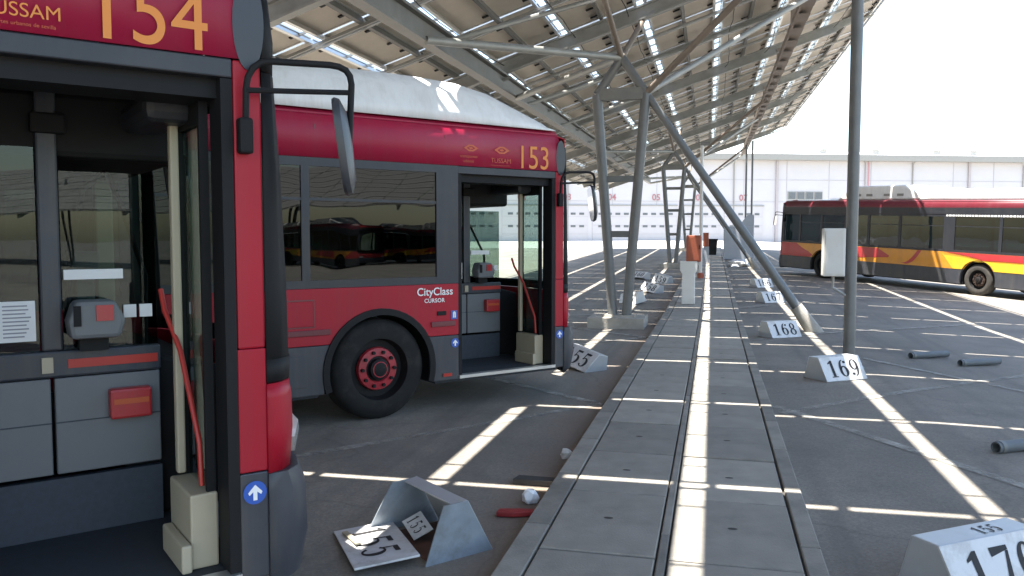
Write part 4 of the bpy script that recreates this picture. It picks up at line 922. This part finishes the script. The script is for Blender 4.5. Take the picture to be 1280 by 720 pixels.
for i, (p, q, lab) in enumerate((((2.76,12.62),(3.33,12.98),'grey pipe lying on the asphalt right of the tall pole'),((3.28,12.15),(3.86,12.5),'grey pipe lying right of the other pipe on the asphalt'),((2.20,7.12),(2.66,7.42),'short grey pipe at the right edge, nearest the camera'))):
    t_ = empty('grey_pipe', (0,0,0)); tag(t_, lab, 'pipe', 'loose grey pipes on the asphalt')
    c_ = Vector(((p[0]+q[0])/2,(p[1]+q[1])/2)); t_.location = (c_.x,c_.y,g(*c_)+.05); dv = Vector(q)-Vector(p); t_.rotation_euler = (0,0,math.atan2(dv.y,dv.x)); L = dv.length/2
    m = MB(); rows = []; n = 20
    prof = [(-L,.038),(-L,.048),(L,.048),(L,.038),(-L,.038)]
    m.grid([[(x,r*math.cos(2*math.pi*k/n),r*math.sin(2*math.pi*k/n)) for k in range(n+1)] for x,r in prof]); m.build('tube', 'pipe_grey', t_, smooth=True)
    m = MB(); m.grid([[(x,r*math.cos(2*math.pi*k/n),r*math.sin(2*math.pi*k/n)) for k in range(n+1)] for x,r in ((-L+.03,.049),(-L+.03,.053),(-L+.07,.053),(-L+.07,.049))]); m.build('end_collar', 'galv_dark', t_, smooth=True)
def lump(name, mat, loc, size, seed, label, cat):
    rnd = random.Random(seed); bm = bmesh.new(); bmesh.ops.create_icosphere(bm, subdivisions=2, radius=1)
    for v in bm.verts:
        k = 1+rnd.uniform(-.22,.22); v.co = Vector((v.co.x*size[0]*k, v.co.y*size[1]*k, max(-.6,v.co.z)*size[2]*k))
    me = bpy.data.meshes.new(name); bm.to_mesh(me); bm.free(); me.materials.append(MATS[mat]); o = link(name, me); o.location = loc; o.rotation_euler.z = rnd.uniform(0,3); return tag(o, label, cat)
lump('stone', 'stone', (-1.08,6.12,.03), (.045,.035,.045), 1, 'pale stone lying against the left kerb', 'stone')
lump('crumpled_paper', 'paper', (-1.12,5.02,.035), (.06,.05,.055), 2, 'crumpled white paper on the asphalt by the left kerb', 'litter')
m = MB(); m.prism([(-.12,-.03),(-.02,-.045),(.11,-.02),(.13,.025),(.02,.035),(-.10,.03)], lambda x,y,z: (x,y,z), .0, .035); o = m.build('red_scrap', 'red_scrap', None, bevel=.008); o.location = (-1.15,4.76,.004); o.rotation_euler.z = R(12); tag(o, 'flattened red scrap beside the left kerb near the paper', 'litter')
m = MB(); m.prism([(-.15,-.05),(.14,-.05),(.15,.05),(-.13,.055)], lambda x,y,z: (x,y,z), .0, .04); o = m.build('dark_brick', 'joint', None, bevel=.006); o.location = (-1.17,5.42,.003); tag(o, 'dark flat brick beside the left kerb', 'litter')
lump('debris_pile', 'plate_white', (1.3,38.6,g(0,38.6)+.1), (.9,.5,.22), 5, 'heap of pale broken number plates near the second strut foot', 'debris')

# ------------------------------------------------------------------ canopies outside the frame, inferred from reflections; buses added to darken the bus windows
c2 = empty('solar_canopy'); c2.matrix_world = Matrix.Translation((56,0,-.3)) @ CM
tag(c2, 'second tilted solar panel canopy standing farther right across the yard', 'canopy')
for k in range(-5,3):
    m = MB()
    for j in range(-26,11):
        b_ = B0+PITCHY*j
        m.box(A(k)+GA,A(k)+GA+pw,b_+GB,b_+PITCHY-GB,0,.035); m.box(A(k)+GA+pw+.03,A(k+1)-GA,b_+GB,b_+PITCHY-GB,0,.035)
    m.build('solar_panels', 'backsheet_dimmed', c2, kind='stuff')
for b_ in (-63,-56,-49,-42,-35,-27.5,-20,-12.5,-5,2.5,10,17.5,25,32):
    m = MB(); m.box(AL+.3,AR-.5,b_-.09,b_+.09,-.5,-.15); m.build('rafter', 'galv', c2)
for k in range(-5,4):
    m = MB(); m.box(A(k)+.08,A(k)+.16,-65.7,34,-.1,-.004); m.build('slit_rail', 'alu', c2)
for X_ in (-4.6,1.95):
    m = MB(); p_ = CI @ Vector(wpt(X_,0,.7)); m.box(p_.x-.1,p_.x+.1,-65,34,p_.z-.2,p_.z+.2); m.build('main_beam', 'galv_dark', c2)
for Y in (-55,-35,-15,4,24):
    m = MB(CI)
    for sx in (-1,1): m.tube([(-1.73+sx*.13,Y,-.3),(-1.73+sx*.46,Y,4.4)], .09, 10); m.tube([(-1.73+sx*.46,Y,4.4),(-1.73,Y,6.3)], .07, 8)
    m.build('column', 'steel_col', c2, smooth=True)
def copy_tree(o, parent=None):
    c = o.copy(); C.objects.link(c); c.parent = parent
    for ch in list(o.children): copy_tree(ch, c)
    return c
for X_, Y_, lab in ((51.,8.5,'unseen striped bus added to darken window reflections, farthest of three'),(51.4,.4,'unseen striped bus added to darken window reflections, middle of three'),(51.1,-8.2,'unseen striped bus added to darken window reflections, nearest of three')):
    c = copy_tree(yb); c.location = (X_,Y_,-.35); c.rotation_euler = (0,0,math.atan2(hd.y,hd.x)); c['label'] = lab  # unseen bus copies, added so the side windows reflect something dark

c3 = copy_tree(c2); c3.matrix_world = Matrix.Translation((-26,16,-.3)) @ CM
c3['label'] = 'third tilted solar panel canopy standing to the left behind the red buses'
